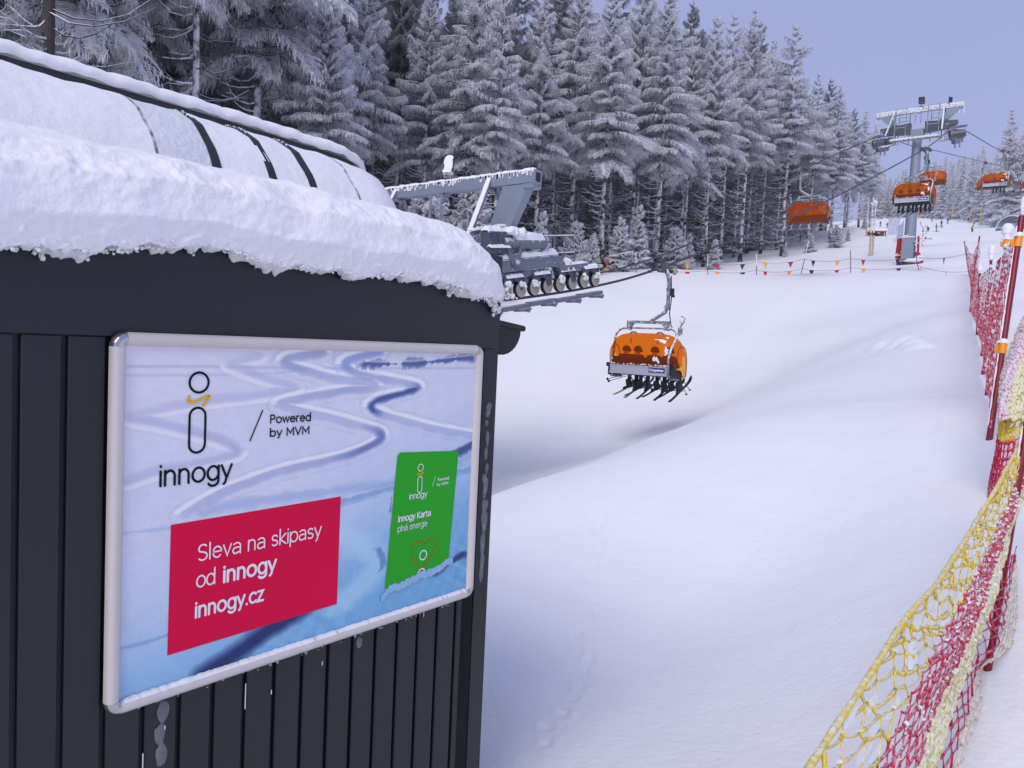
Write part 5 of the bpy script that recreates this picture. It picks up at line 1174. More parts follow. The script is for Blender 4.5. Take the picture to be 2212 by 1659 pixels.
def make_chair():
    c = thing('chairlift_chair', None, 'chairlift chair')
    G_ = M['rsteel']
    m = MB(); m.box((0.0, .05, .03), (.16, .62, .15)); m.box((.13, .0, .0), (.14, .40, .26)); m.box((-.02, -.34, -.05), (.20, .28, .14)); m.box((.10, .25, -.09), (.12, .5, .10)); m.tube([(.08, -.35, -.12), (.08, .38, -.10)], .05, 8); m.build('grip', M['steel_dark'], c)
    m = MB(); m.tube([(0, -.6, -.0), (0, -.25, -.0)], .042, 8); m.tube([(.18, .15, -.06), (.18, .80, -.06)], .022, 6); m.build('grip_arm', M['rubber'], c)
    m = MB(); m.disc((.20, .55, -.08), .10, 0, .07, 16); m.build('grip_roller', M['tan'], c)
    m = MB(); m.tube([(.13, .02, -.05), (.22, .06, -.22), (.25, .10, -.42), (.25, .10, -1.12), (.19, .08, -1.30), (-.10, .02, -1.48), (-.34, .0, -1.62)], [.07, .07, .065, .06, .06, .06, .06], 10)
    m.tube([(.25, .10, -.60), (.25, .10, -.66)], .085, 10); m.tube([(.25, .10, -1.12), (.22, .09, -1.22)], .10, 10); m.build('hanger', G_, c, True, 40)
    m = MB(); m.tube([(.31, .10, -.25), (.36, .10, -.9), (.33, .08, -1.35), (.45, .0, -1.72), (.68, 0, -1.95)], .018, 5); m.box((.36, .12, -.72), (.10, .12, .22)); m.box((.40, .12, -.84), (.10, .06, .06)); m.build('cable', M['rubber'], c)
    m = MB(); m.box((0, 0, -1.62), (1.46, .12, .085)); m.box((0, 0, -1.80), (1.2, .08, .05))
    for s_ in (-1, 1): m.prism([(s_ * .55, -1.58), (s_ * .73, -1.58), (s_ * .73, -1.86), (s_ * .60, -1.86), (s_ * .58, -1.72), (s_ * .52, -1.70)][::s_], 1, -.07, .07)
    m.build('crossbar', M['rsteel'], c)
    m = MB(); m.disc((.28, -.068, -1.625), .035, 1, .02, 12); m.build('red_marker', M['redpad'], c)
    for s_ in (-1, 1):
        yb_ = -.64 if s_ > 0 else -.22
        m = MB(); m.tube([(s_ * .62, 0, -1.80), (s_ * .86, -.02, -1.80), (s_ * 1.02, -.05, -1.88), (s_ * 1.09, -.14, -2.05), (s_ * 1.10, yb_ * .8, -2.40), (s_ * 1.09, yb_, -2.70), (s_ * 1.09, yb_ * .95, -3.14), (s_ * 1.06, -.35, -3.26), (s_ * 1.04, .30, -3.28)], .038, 8); m.build('side_frame', G_, c, True, 60)
    m = MB(); m.box((0, .10, -3.17), (2.12, .60, .10)); m.build('seat', M['rubber'], c)
    m = MB(); m.box((0, -.30, -2.90), (2.10, .09, .46), (math.radians(12), 0, 0)); m.build('backrest', M['rubber'], c)
    m = MB(); m.box((0.0, -.50, -3.05), (2.02, .05, .27)); m.box((0, -.52, -3.155), (2.03, .06, .05)); m.box((0, -.525, -2.935), (2.03, .04, .025)); m.build('rear_panel', M['silver'], c)
    lp = thing('logo_plate', None, None, (.66, -.532, -3.02)); lp.parent = c
    m = MB(); m.box((0, 0, 0), (.56, .012, .15)); m.build('plate', M['blueplate'], lp)
    mpC = lambda a, b_, d: (a, -.0075 - .0003 * d, b_)
    text('lettering', 'Doppelmayr', -.165, -.030, .085, .013, M['print_white'], lp, mpC, width=.41, track=.03)
    m = MB(); ribbon(m, ring_(-.222, .0, .034, .034, 16), .012, 0, 0, mpC); ribbon(m, [(-.235, 0), (-.21, .0)], .012, 1, 0, mpC); m.build('emblem', M['print_white'], lp)
    obj('bubble', bubble_mesh(), None, c)
    m = MB()
    for s_ in (-1, 1): m.tube([(s_ * 1.20, .2 + (y - .2) * .56, -2.75 + (z + 2.75) * (.56 if z > -2.75 else 1)) for y, z in BP[::2]], .014, 6)
    m.tube([(-1.05, -.50, -2.905), (1.05, -.50, -2.905)], .022, 6); m.tube([(-1.05, .60, -3.20), (1.05, .60, -3.20)], .022, 6)
    m.build('bubble_rim', M['bubble_edge'], c, True, 60)
    for x in (-.42, .52):
        m = MB()
        m.tube([(x - .12, -.15, -1.97), (x - .07, -.15, -1.925), (x + .07, -.15, -1.925), (x + .12, -.15, -1.97)], .020, 5); m.tube([(x + .06, -.40, -2.10), (x + .045, -.42, -2.24), (x + .07, -.43, -2.26), (x + .09, -.42, -2.24), (x + .075, -.40, -2.10)], .009, 4)
        m.build('bubble_hinge', M['rubber'], c)
    for s_ in (-1, 1): m = MB(); m.prism([(-.46, -3.24), (-.46, -2.92), (-.30, -2.88), (.15, -3.08), (.35, -3.25)], 0, s_ * 1.09 - .03, s_ * 1.09 + .03); m.box((s_ * 1.14, -.35, -2.93), (.12, .2, .12)); m.build('side_plate', M['rubber'], c)
    m = MB(); m.tube([(1.17, -.12, -2.0), (1.19, -.12, -1.72), (1.27, -.10, -1.60), (1.30, -.08, -1.50), (1.23, -.08, -1.42), (1.17, -.08, -1.44)], .026, 6); m.tube([(1.22, -.12, -1.66), (1.18, -.12, -1.56), (1.15, -.12, -1.58)], .022, 6); m.box((1.18, -.12, -1.86), (.1, .12, .2)); m.build('lever_hook', G_, c, True, 60)
    for x in (-.8, -.27, .27, .8): m = MB(); m.tube([(x, .30, -3.2), (x, .62, -3.35), (x, .72, -3.62)], .018, 5); m.tube([(x - .2, .72, -3.62), (x + .2, .72, -3.62)], .02, 5); m.build('footrest', G_, c)
    m = MB(); r_ = random.Random(5)
    def frost_patch(cx, ct, wx, wt, seed):                      # thin crust of blown snow frozen on the cover
        q_ = random.Random(seed); n = 16; vs = [None]
        def on(x, t):
            t = min(max(t, 0), len(BP) - 1.01); i = int(t); f = t - i; y = BP[i][0] * (1 - f) + BP[i + 1][0] * f; z = BP[i][1] * (1 - f) + BP[i + 1][1] * f
            k = (1 - (min(abs(x), 1.2) / 1.2305) ** 5) ** (1 / 2.0); k = .18 + .82 * k
            return (x, .2 + (y - .2) * k - .012, -2.75 + (z + 2.75) * (k if z > -2.75 else 1) + .004)
        vs[0] = on(cx, ct)
        for j in range(n):
            a = 6.283 * j / n; k = q_.uniform(.45, 1.15); vs.append(on(cx + wx * k * math.cos(a), ct + wt * k * math.sin(a)))
        m.add(vs, [(0, 1 + j, 1 + (j + 1) % n) for j in range(n)])
    for (cx, ct, wx, wt) in ((.93, 5.5, .07, 1.6), (.80, 8.5, .13, 1.0), (.68, 8.9, .22, .35), (.86, 11, .05, .8), (.62, 2.6, .10, .9), (.70, 1.8, .06, .7), (.55, 2.2, .04, .4), (-1.0, 2.2, .06, .5)): frost_patch(cx, ct, wx, wt, int(cx * 100 + ct))
    for _ in range(40): x = r_.uniform(-1.0, 1.0); m.blob((x, -.52, -2.885 + r_.uniform(-.01, .02)), r_.uniform(.012, .03), rr=r_, n=5, m=3, sc=(1.6, .6, .7))
    m.build('bubble_snow', M['snowcap'], c, True)['kind'] = 'stuff'
    return c
chair = make_chair()
for k_ in chair.children:
    if k_.name.split('.')[0] not in ('grip', 'grip_arm', 'grip_roller', 'hanger', 'cable'): k_.location.x -= .36
first = [True]; CS = (.92, .85, .97)
def hang(pts, x, y, label, group, facing):
    z, sl = rope_at(pts, y); rz = 0 if facing > 0 else math.pi
    if first[0]: first[0] = False; o = chair; o.location = (x, y, z); o.rotation_euler = (0, 0, rz); o['label'] = label; o['group'] = group; o.scale = CS
    else: o = dup(chair, (x, y, z), (0, 0, rz), label, group, CS)
    return (x, y, z)
UPG, DNG = 'chairs riding up the right line', 'chairs coming down the left line'
cA = hang(RP, XR, 19.75, 'nearest bubble chair with four riders under its orange cover, seen from behind', UPG, 1)
cB = hang(RP, XR, 50.4, 'orange bubble chair with riders hanging in front of the lift tower column', UPG, 1)
cC = hang(RP, XR, 80.0, 'orange bubble chair with riders against the far forest right of the tower', UPG, 1)
hang(LP, XL, 44.6, 'empty bubble chair with closed orange cover in front of the forest corner', DNG, -1)
hang(LP, XL, 75.0, 'orange chair half hidden behind the lift tower column', DNG, -1)
hang(LP, XL, 104.0, 'small orange chair mostly hidden behind the left side of the far occupied chair', DNG, -1)
hang(RP, XR, 106.0, 'orange chair cut by the right edge of the picture above the fence', UPG, 1)
def rider(ch, dx, label, jk, tr, skis, g_, helmet=None, skim=None, poles=None):
    x, y, z = ch[0] + dx * .92 - .33, ch[1] + .0, ch[2] - 3.07
    person(label, SITM, (x, y, z), (0, 0, R.uniform(-.06, .06)), jk, tr, (0, .02, .74), [(-.13, .53, -.46, .35), (.13, .53, -.46, .35)], g_, .93, helmet)
    if skim is not None:
        for k, s_ in enumerate((-1, 1)):
            ski(skis + (' on the left foot' if s_ < 0 else ' on the right foot'), (x + s_ * .13, y + .50 + .05 * s_, z - .465), (math.radians(19 + 3 * s_), 0, math.radians(R.uniform(-5, 5))), skim, 'skis dangling under the chairs')
GRN = mat('green_ski', lin((120, 165, 60)), .4); GRY = mat('grey_ski', lin((70, 74, 92)), .4)
rider(cA, -.74, 'leftmost rider in the nearest chair, dark red jacket and maroon trousers', M['darkred'], M['maroon'], 'green ski of the leftmost rider in the nearest chair', 'riders in the nearest chair', M['char'], GRN)
rider(cA, -.32, 'rider second from the left in the nearest chair, red collar and navy trousers', M['darkred'], M['navy'], 'grey ski of the rider in navy trousers', 'riders in the nearest chair', M['char'], GRY)
rider(cA, .28, 'rider third from the left in the nearest chair, all in black', M['blk'], M['blk'], 'black ski of the third rider in the nearest chair', 'riders in the nearest chair', M['blk'], M['blk'])
rider(cA, .80, 'rightmost rider in the nearest chair, behind the snow patch on the cover', M['brn'], M['blk'], 'black ski of the rightmost rider in the nearest chair', 'riders in the nearest chair', M['brn'], M['blk'])
for k, (dx, jk, tr, w_) in enumerate(((-.78, 'slate', 'slate', 'leftmost, in slate blue trousers'), (-.22, 'char', 'blk', 'second, in black'), (.25, 'blk', 'blk', 'third, in black'), (.78, 'char', 'blk', 'rightmost, in black'))):
    rider(cB, dx, f'rider in the chair before the tower column, {w_}', M[jk], M[tr], f'snowy ski of the {w_.split(",")[0]} rider before the tower column', 'riders in the chair before the tower', None, GRY)
for dx, w_ in ((-.1, 'left'), (.55, 'right')):
    rider(cC, dx, f'{w_} one of the two dark riders in the far occupied chair', M['char'], M['blk'], '', 'riders in the far occupied chair', None, None)
# poles held by the outer riders of the nearest chair
def pole(label, a, c):
    m = MB(); a, c = Vector(a), Vector(c); m.tube([a, c], .010, 5); q_ = a + (c - a) * .93; m.tube([q_, q_ + (c - a).normalized() * .012], .045, 8); tag(m.build('ski_pole', M['rubber'], None), label, 'ski pole', 'ski poles of the riders in the nearest chair')
x0, y0, z0 = cA[0] - .27, cA[1], cA[2] + .08
pole('upper ski pole sticking out left under the nearest chair', (x0 - .80, y0 + .1, z0 - 3.22), (x0 - 1.0, y0 - .6, z0 - 3.36)); pole('lower ski pole sticking out left under the nearest chair', (x0 - .76, y0 + .15, z0 - 3.25), (x0 - .95, y0 - .6, z0 - 3.42))
pole('inner ski pole hanging at the right under the nearest chair', (x0 + .88, y0 + .2, z0 - 3.15), (x0 + 1.22, y0 + .15, z0 - 3.68)); pole('outer ski pole hanging at the right under the nearest chair', (x0 + .9, y0 + .25, z0 - 3.12), (x0 + 1.25, y0 + .3, z0 - 3.55))

# ------------------------------------------------------------------ safety fence on the right
def post_thing(label, base, top, r=.024, cap=0.0, clips=(), m_='red_post', group='red fence posts', rime=True):
    base, top = Vector(base), Vector(top); p = thing('fence_post', label, 'fence post', base, (0, 0, 0), group); d = top - base
    m = MB(); m.tube([-d.normalized() * .35, d], r, 12); m.build('pole', M[m_], p, True, 40)
    m = MB(); m.tube([d, d * 1.0 + d.normalized() * .012], r * .95, 12); m.build('end_cap', M['rubber'], p)
    for t in clips:
        q_ = d * t; m = MB(); m.tube([q_ - d.normalized() * .045, q_ + d.normalized() * .045], r * 1.28, 12); m.box((q_.x - r * 1.6, q_.y - .01, q_.z), (.03, .035, .05)); m.build('clip', M['orange'], p, True, 40)
        m = MB(); m.tube([q_ + d.normalized() * .045, q_ + d.normalized() * .085], [r * 1.5, r * 1.2], 10); r_ = random.Random(int(t * 99))
        for _ in range(8): a = r_.uniform(0, 6.28); m.blob((q_.x + r * 1.5 * math.cos(a), q_.y + r * 1.5 * math.sin(a), q_.z + .06), r * .45, rr=r_)
        m.build('clip_snow', M['snowcap'], p, True)
    if cap:
        m = MB(); r_ = random.Random(int(cap[1] * 1000)); dn = d.normalized()
        w_, h_ = cap
        for k in range(7): m.blob(tuple(d + dn * (h_ * k / 7 + .01)), w_ * ((.62 + .38 * (k >= 3) - .25 * (k == 6)) if h_ < .3 else .9) * r_.uniform(.85, 1.1), rr=r_, n=10, m=7, jit=.06)
        m.build('snow_cap', M['snowcap'], p, True)
    if rime:                                                    # rime plastered along one side of the post
        m = MB(); r_ = random.Random(int(abs(base.y) * 77)); side = Vector((-_r[0] * .8 - .2, -_r[1] * .8, 0)).normalized(); n = 40; vs = []
        for i in range(n):
            t = .06 + .90 * i / (n - 1); q_ = d * t; w_ = r * r_.uniform(.25, .6) * (.35 if r_.random() < .2 else 1)
            bk = side.cross(Vector((0, 0, 1)))
            vs += [q_ + side * r * .75 + bk * w_, q_ + side * (r + r * .35 * r_.uniform(.5, 1)), q_ + side * r * .75 - bk * w_]
        m.add(vs, [(i * 3 + j, i * 3 + j + 1, i * 3 + j + 4, i * 3 + j + 3) for i in range(n - 1) for j in range(2)]); m.build('rime_strip', M['snowcap'], p, True)
    return base, top
# (base column/row, top column/row, length of post, label, cap, clips)
FP = []
for i, (bp, tp, dtop, cap, clips, lb) in enumerate((
        ((2133, 1448), (2222, 900), 0.10, 0, (), 'nearest red fence post, thin and leaning at the snowy edge of the net'),
        ((2137, 950), (2207, 470), 0.25, (.026, .20), (.40, .885), 'thick red post with two orange clips beside the folded net'),
        ((2132, 854), (2175, 512), 0.15, (.058, .12), (.955,), 'red post crowned by a round snow cap and an orange clip'),
        ((2123, 809), (2163, 560), 0.1, 0, (), 'red post hidden in snowy netting behind the round-capped post'),
        ((2121, 769), (2141, 560), 0.1, (.06, .24), (), 'red post with a tall snow cap in the middle of the fence'),
        ((2110, 724), (2117, 590), 0.1, (.05, .16), (), 'thin red post inside the frosted netting'),
        ((2095, 674), (2116, 511), 0.1, 0, (), 'bare-topped dark red post near the far end of the fence'),
        ((2097, 652), (2107, 545), 0.1, 0, (), 'red post at the far end of the fence beside the dark end pole'))):
    p = hit(*bp); d = p @ FW; t_ = at(tp[0], tp[1], d + dtop)
    r_ = .024 if i > 1 else (.016 if i == 0 else .026)
    FP.append(post_thing(lb, p, t_, r_, cap, clips, rime=i < 5))
p = hit(2093, 594, 30); tp = at(2083, 521, p @ FW)
ENDP = post_thing('dark slanting end pole where the pennant lines are tied', p, tp, .026, 0, (), 'steel_dark', 'red fence posts', False)
# the net: diamond meshes of cord
def net_strands(P, nodes_i, nodes_j, r0, seed, jit=.2, thick=None, diamond=True, sides=4, sag=.0, mid=True):
    """P(s, t) -> point; a diamond net over 0..1 x 0..1"""
    m = MB(); r_ = random.Random(seed); g_ = {}
    for j in range(nodes_j + 1):
        for i in range(nodes_i + 1):
            s_ = (i + (.5 if diamond and j % 2 else 0) + r_.uniform(-jit, jit) * (0 < i < nodes_i)) / (nodes_i + .5); t = (j + r_.uniform(-jit, jit) * .6 * (0 < j < nodes_j)) / nodes_j
            g_[i, j] = (min(s_, 1), t)
    def strand(a, c):
        th = (thick((a[0] + c[0]) / 2, (a[1] + c[1]) / 2) if thick else 1) * r_.choice((.6, .8, 1, 1, 1.2, 1.6))
        sg_ = sag * r_.random(); pts = [P(a[0] + (c[0] - a[0]) * q_, a[1] + (c[1] - a[1]) * q_) + np.array([0, 0, -sg_ * 4 * q_ * (1 - q_)]) for q_ in (0, .25, .5, .75, 1)] if mid else [P(*a), P(*c)]
        rs = [r0 * th * r_.uniform(1.0, 1.35), r0 * th * r_.uniform(.65, 1.2), r0 * th * r_.uniform(.55, 1.15), r0 * th * r_.uniform(.65, 1.2), r0 * th * r_.uniform(1.0, 1.35)] if mid else r0 * th
        m.tube(pts, rs, sides, cap=mid); m.pts = getattr(m, 'pts', []); m.pts.append((pts[0], a))
    for (i, j), a in g_.items():
        if diamond:
            o_ = 1 if j % 2 else 0
            for di in (o_ - 1, o_):
                if (i + di, j + 1) in g_: strand(a, g_[i + di, j + 1])
        else:
            if (i + 1, j) in g_: strand(a, g_[i + 1, j])
            if (i, j + 1) in g_: strand(a, g_[i, j + 1])
    return m
def poly3(pts):
    q_ = smooth_poly(pts, 10); L_ = np.concatenate([[0], np.cumsum(np.linalg.norm(np.diff(q_, axis=0), axis=1))]); L_ /= L_[-1]
    return lambda s: np.array([np.interp(s, L_, q_[:, k]) for k in range(3)])
NY = rime_mat('yellow_net_rimed', lin((232, 200, 20)), .30, 55, .7, up=.22, soft=.2, white=(.82, .82, .70)); NYP = rime_mat('pale_yellow_net_rimed', lin((226, 206, 50)), .52, 60, .7, up=.2, soft=.3, white=(.84, .84, .72))
NRD = rime_mat('red_net_rimed', lin((205, 14, 66)), .22, 60, .7, up=.25, soft=.2, white=(.82, .66, .74)); NRP = rime_mat('red_net_thick_rime', lin((188, 22, 70)), .60, 60, .7, up=.25, soft=.25, white=(.84, .72, .78)); NCR = rime_mat('cream_fringe_rimed', lin((226, 200, 150)), .5, 40, .7, up=.2, soft=.3, white=(.86, .82, .76))
NR2 = rime_mat('red_fence_net', lin((190, 16, 54)), .30, 30, .7, up=.3, soft=.2, white=(.84, .74, .79))
net = thing('safety_net', 'slack yellow and red safety net crusted with rime in the bottom right corner', 'safety net', (0, 0, 0))
top = poly3([at(2262, 840, 4.3), at(2212, 939, 3.55), at(2126, 1099, 2.75), at(2029, 1250, 2.15), at(1962, 1330, 1.85), at(1850, 1504, 1.55), at(1746, 1660, 1.36), at(1560, 1940, 1.15)])
bot = poly3([at(2262, 1000, 4.0), at(2206, 1075, 3.45), at(2180, 1155, 3.0), at(2150, 1270, 2.62), at(2108, 1400, 2.28), at(2058, 1527, 2.02), at(2016, 1660, 1.86), at(1940, 1940, 1.6)])
def NP(t0, t1):
    def f(s, t):
        tt = t0 + (t1 - t0) * t; a, c = top(s), bot(s); p_ = a * (1 - tt) + c * tt
        bulge = math.sin(math.pi * tt) * .025; w_ = .012 * math.sin(21 * s + 9 * tt) + .008 * math.sin(47 * s + 5 * tt)
        return p_ + np.array([.6, .25, -.75]) * bulge + np.array([.4, -.5, .6]) * w_
    return f
near_thin = lambda s, t: 1.25 - .35 * s
yb = net_strands(NP(0.0, .34), 38, 5, .0050, 1, .34, lambda s, t: (1.6 - 1.0 * s) * (1.1 - .3 * t), sag=.012); yb.build('yellow_band', NY, net, True, 180)
rb = net_strands(NP(.34, .74), 44, 10, .0037, 2, .24, lambda s, t: 1.25 - .5 * s, sag=.008); rb.build('red_band', NRD, net, True, 180)
pb = net_strands(NP(.74, 1.0), 58, 11, .0052, 3, .3, lambda s, t: 1.55 - .45 * s, sag=.006); pb.build('pale_yellow_band', NYP, net, True, 180)
m = MB(); r_ = random.Random(2)
m.tube([NP(0, .01)(s, 0) for s in np.linspace(0, 1, 90)], [.007 * r_.uniform(.8, 1.25) for _ in range(90)], 6); m.build('edge_cord', NY, net, True, 180)
m = MB()
LPTS = yb.pts + rb.pts + pb.pts * 2
for _ in range(2200):
    p_, (s, t) = LPTS[r_.randrange(len(LPTS))]
    if r_.random() > 1.15 - s: continue
    m.blob(tuple(p_ + np.array([r_.gauss(0, .003), r_.gauss(0, .003), .004])), r_.uniform(.003, .009) * (1.15 - .5 * s), rr=r_, n=5, m=3, jit=.4, sc=(1, 1.4, .8))
o_ = m.build('rime_lumps', snow_mat('rime_on_net', c=(.84, .84, .76), grain=120, mid=40), net, True); o_['kind'] = 'stuff'
m = MB()
for _ in range(44):                                             # sheets of ice caught in the wide yellow cells
    s = r_.uniform(.35, .97); t = r_.uniform(.1, .95); f = NP(0, .34); vs = [f(s, t)]; n = 7
    for j in range(n):
        a = 6.283 * j / n; q_ = r_.uniform(.6, 1.15); vs.append(f(s + .014 * q_ * math.cos(a), t + .10 * q_ * math.sin(a)))
    m.add(vs, [(0, 1 + j, 1 + (j + 1) % n) for j in range(n)])
m.build('ice_film', M['netfilm'], net, True)['kind'] = 'stuff'
# red and cream lower net hanging behind the leaning post, its hem on the snow
low0 = poly3([at(2196, 1180, 3.15), at(2150, 1290, 2.85), at(2108, 1400, 2.5), at(2058, 1527, 2.2), at(2016, 1670, 2.0)])
def G3(px, py, lift=.02): p_ = hit(px, py); return np.array([p_[0], p_[1], p_[2] + lift])
low1 = poly3([G3(2192, 1215), G3(2196, 1330), G3(2180, 1405), G3(2122, 1440), G3(2118, 1520), G3(2098, 1590), G3(2070, 1672)])
def LPf(t0, t1):
    return lambda s, t: low0(s) * (1 - (t0 + (t1 - t0) * t)) + low1(s) * (t0 + (t1 - t0) * t) + np.array([0, 0, -.03 * math.sin(math.pi * (t0 + (t1 - t0) * t)) + .006 * math.sin(30 * s)])
net_strands(LPf(.0, .52), 16, 4, .0034, 4, .2, diamond=True).build('red_hem', NRD, net, True, 180)
net_strands(LPf(.52, 1.0), 15, 4, .0050, 5, .22, diamond=False).build('cream_hem', NCR, net, True, 180)
# the bundle of folded net by the thick post
nb = thing('folded_net', 'folded bundle of frosted net sagging beside the thick red post', 'safety net', (0, 0, 0))
u0 = poly3([at(2240, 640, 6.1), at(2212, 690, 6.0), at(2180, 765, 5.8), at(2166, 820, 5.6), at(2164, 870, 5.45), at(2168, 905, 5.35)])
u1 = poly3([at(2300, 700, 5.6), at(2285, 740, 5.5), at(2262, 800, 5.4), at(2245, 850, 5.3), at(2230, 880, 5.25), at(2222, 905, 5.2)])
def UB(t0, t1): return lambda s, t: u0(s) * (1 - (t0 + (t1 - t0) * t)) + u1(s) * (t0 + (t1 - t0) * t) + np.array([-.06, -.16, 0]) * math.sin(math.pi * (t0 + (t1 - t0) * t)) + np.array([.0, .02, .01]) * math.sin(18 * s + 14 * t)
net_strands(UB(0, .18), 26, 4, .012, 6, .25, sides=4).build('yellow_edge', NYP, nb, True, 180)
net_strands(UB(.18, .62), 30, 9, .0095, 7, .25, sides=4).build('red_fold', NRP, nb, True, 180)
net_strands(UB(.62, 1), 28, 8, .011, 8, .25, sides=4).build('yellow_fold', NYP, nb, True, 180)
l0 = poly3([at(2163, 868, 5.5), at(2160, 905, 5.5), at(2155, 950, 5.5), at(2146, 1000, 5.55), at(2140, 1030, 5.6), at(2133, 1100, 5.4)]); l1 = poly3([at(2250, 862, 5.2), at(2240, 905, 5.2), at(2235, 950, 5.2), at(2225, 1000, 5.2), at(2215, 1040, 5.2), at(2190, 1100, 5.0)])
def LB(t0, t1): return lambda s, t: (lambda q_: l0(q_) * (1 - t) + l1(q_) * t + np.array([-.05, -.13, -.10]) * math.sin(math.pi * t))(t0 + (t1 - t0) * s)
net_strands(LB(.0, .22), 3, 9, .013, 9, .12, diamond=False).build('yellow_loop', NY, nb, True, 180)
net_strands(LB(.22, .75), 8, 10, .0085, 10, .1, diamond=False).build('red_drape', NRD, nb, True, 180)
net_strands(LB(.75, 1), 8, 10, .010, 11, .2).build('yellow_hem', NYP, nb, True, 180)
# red netting between the posts
def panel(a, c, label, nx, nz, seed, sagt=.10):
    a0, a1, c0, c1 = [np.array(v) for v in (a[0], a[1], c[0], c[1])]
    a1 = a0 + (a1 - a0) * .94; c1 = c0 + (c1 - c0) * .94; a0 = a0 + np.array([0, 0, .10]); c0 = c0 + np.array([0, 0, .10])
    def P(s, t):
        lo = a0 * (1 - s) + c0 * s; hi = a1 * (1 - s) + c1 * s - np.array([0, 0, sagt * 4 * s * (1 - s)]); w_ = .05 * math.sin(5 * s + 3 * t) + .03 * math.sin(11 * s + 7 * t)
        return lo * (1 - t) + hi * t + np.array([.8, -.3, 0]) * w_ * (4 * s * (1 - s))
    t_ = thing('fence_net', label, 'safety net', (0, 0, 0), (0, 0, 0), 'red net panels of the fence'); m = net_strands(P, nx, nz, .0052, seed, .12, diamond=False, sides=3, mid=False); m.build('mesh', NR2, t_)
    m = MB(); m.tube([P(s, 1) for s in np.linspace(0, 1, 30)], .012, 5); m.build('top_cord', NR2, t_)
    m = MB(); r_ = random.Random(seed)
    for _ in range(150): s = r_.random(); t = 1 - abs(r_.gauss(0, .12)) if r_.random() < .7 else r_.random(); p_ = P(s, max(0, t)); m.blob(tuple(p_ + np.array([0, 0, .01])), r_.uniform(.008, .03), rr=r_, n=5, m=3)
    m.build('net_snow', M['snowcap'], t_, True)['kind'] = 'stuff'
nm = ['between the thick clipped post and the round-capped post', 'just beyond the round-capped post', 'between the hidden post and the tall-capped post', 'beyond the tall-capped post', 'around the thin post', 'near the bare-topped post', 'at the far end of the fence']
for i in range(1, 7): panel(FP[i], FP[i + 1], 'red frosted net panel ' + nm[i - 1], 30, 22, 50 + i)
panel(FP[7], ENDP, 'red frosted net panel ' + nm[6], 30, 18, 60)
# ------------------------------------------------------------------ pennant lines
poles = []
for px, yb, yt, dd, lb in ((1373, 606, 545, 47.5, 'thin white pennant pole in front of the pair of small spruces'), (1528, 611, 553, 47.5, 'white-topped pennant pole, first right of the near chair hanger'), (1633, 614, 548, 47.5, 'red and white pennant pole in front of the bare trunks'), (1729, 614, 520, 47.5, 'slanting pennant pole below the empty chair'), (1836, 612, 540, 47.5, 'dark straight pennant pole near the forest corner'), (1983, 607, 523, 47.5, 'dark slanting pennant pole in front of the tower foot')):
    p = at(px, yb, 47.5); p = np.array([p[0], p[1], gz(p[0], p[1])]); topx = px + {1729: 18, 1983: -10}.get(px, 1)
    z_ = px_of(p); tp = at(topx, yt, p @ FW); hgt = Vector(tp) - Vector(p)
    t = thing('pennant_pole', lb, 'pole', p, (0, 0, 0), 'pennant poles across the piste'); d = hgt
    m = MB(); m.tube([-d.normalized() * .2, d * .45], .024, 8); m.build('lower_shaft', M['steel_dark'] if px > 1700 else M['red_post'], t); m = MB(); m.tube([d * .45, d], .023, 8); m.build('upper_shaft', M['snowcap'] if px < 1740 else M['steel_dark'], t)
    poles.append((p, d))
ends = [np.array(at(1175, 560, 49)), np.array(at(1175, 595, 49))]
fl = 0
for li, (fr_, lb) in enumerate(((.62, 'upper grey pennant line with small triangular flags across the piste'), (.22, 'lower grey pennant line with small triangular flags across the piste'))):
    L_ = thing('pennant_line', lb, 'pennant line', (0, 0, 0), (0, 0, 0), 'pennant lines across the piste')
    e0 = np.array([poles[0][0][0] - 5.2, poles[0][0][1] - 3.6, 0]); e0[2] = gz(e0[0], e0[1]) + 1.5 * fr_ + .2
    pp = [e0] + [np.array(p) + np.array(d) * (fr_ if i not in (3, 5) else fr_ * (.72 if i == 3 else .78)) + np.array([0, -.03, 0]) for i, (p, d) in enumerate(poles)] + [np.array(ENDP[0]) * (1 - q_) + np.array(ENDP[1]) * q_ for q_ in ((.62,) if li == 0 else (.10,))]
    m = MB(); seq = ['flag_y', 'flag_r', 'flag_b'] if li == 0 else ['flag_y', 'flag_b', 'flag_r']
    for i, (a, c) in enumerate(zip(pp[:-1], pp[1:])):
        sg = .16 if i else .05; cv = [a * (1 - s) + c * s - np.array([0, 0, sg * 4 * s * (1 - s)]) for s in np.linspace(0, 1, 13)]; m.tube(cv, .011, 5)
        ln = np.linalg.norm(c - a)
        for s in ((.2, .72) if i < 6 else (.10 if li == 0 else .08, .62)):
            k_ = seq[fl % 3]; fl += 1; q_ = a * (1 - s) + c * s - np.array([0, 0, sg * 4 * s * (1 - s)]); u_ = (c - a) / ln; tw = R.uniform(-.5, .5); u2 = np.array([u_[0] * math.cos(tw) - u_[1] * math.sin(tw), u_[0] * math.sin(tw) + u_[1] * math.cos(tw), u_[2]])
            f = MB(); w_, h_ = .155, .36; nn = np.array([-u2[1], u2[0], 0]) * .003
            vs = [q_ - u2 * w_ + nn, q_ + u2 * w_ + nn, q_ - np.array([0, 0, h_]) + nn * 12 * R.uniform(-1, 1), q_ - u2 * w_ - nn, q_ + u2 * w_ - nn, q_ - np.array([0, 0, h_]) - nn + nn * 0]
            f.add(vs, [(0, 1, 2), (5, 4, 3), (0, 3, 4, 1), (1, 4, 5, 2), (2, 5, 3, 0)]); f.build('pennant', M[k_], L_)
    m.build('cord', M['cord'], L_, True)
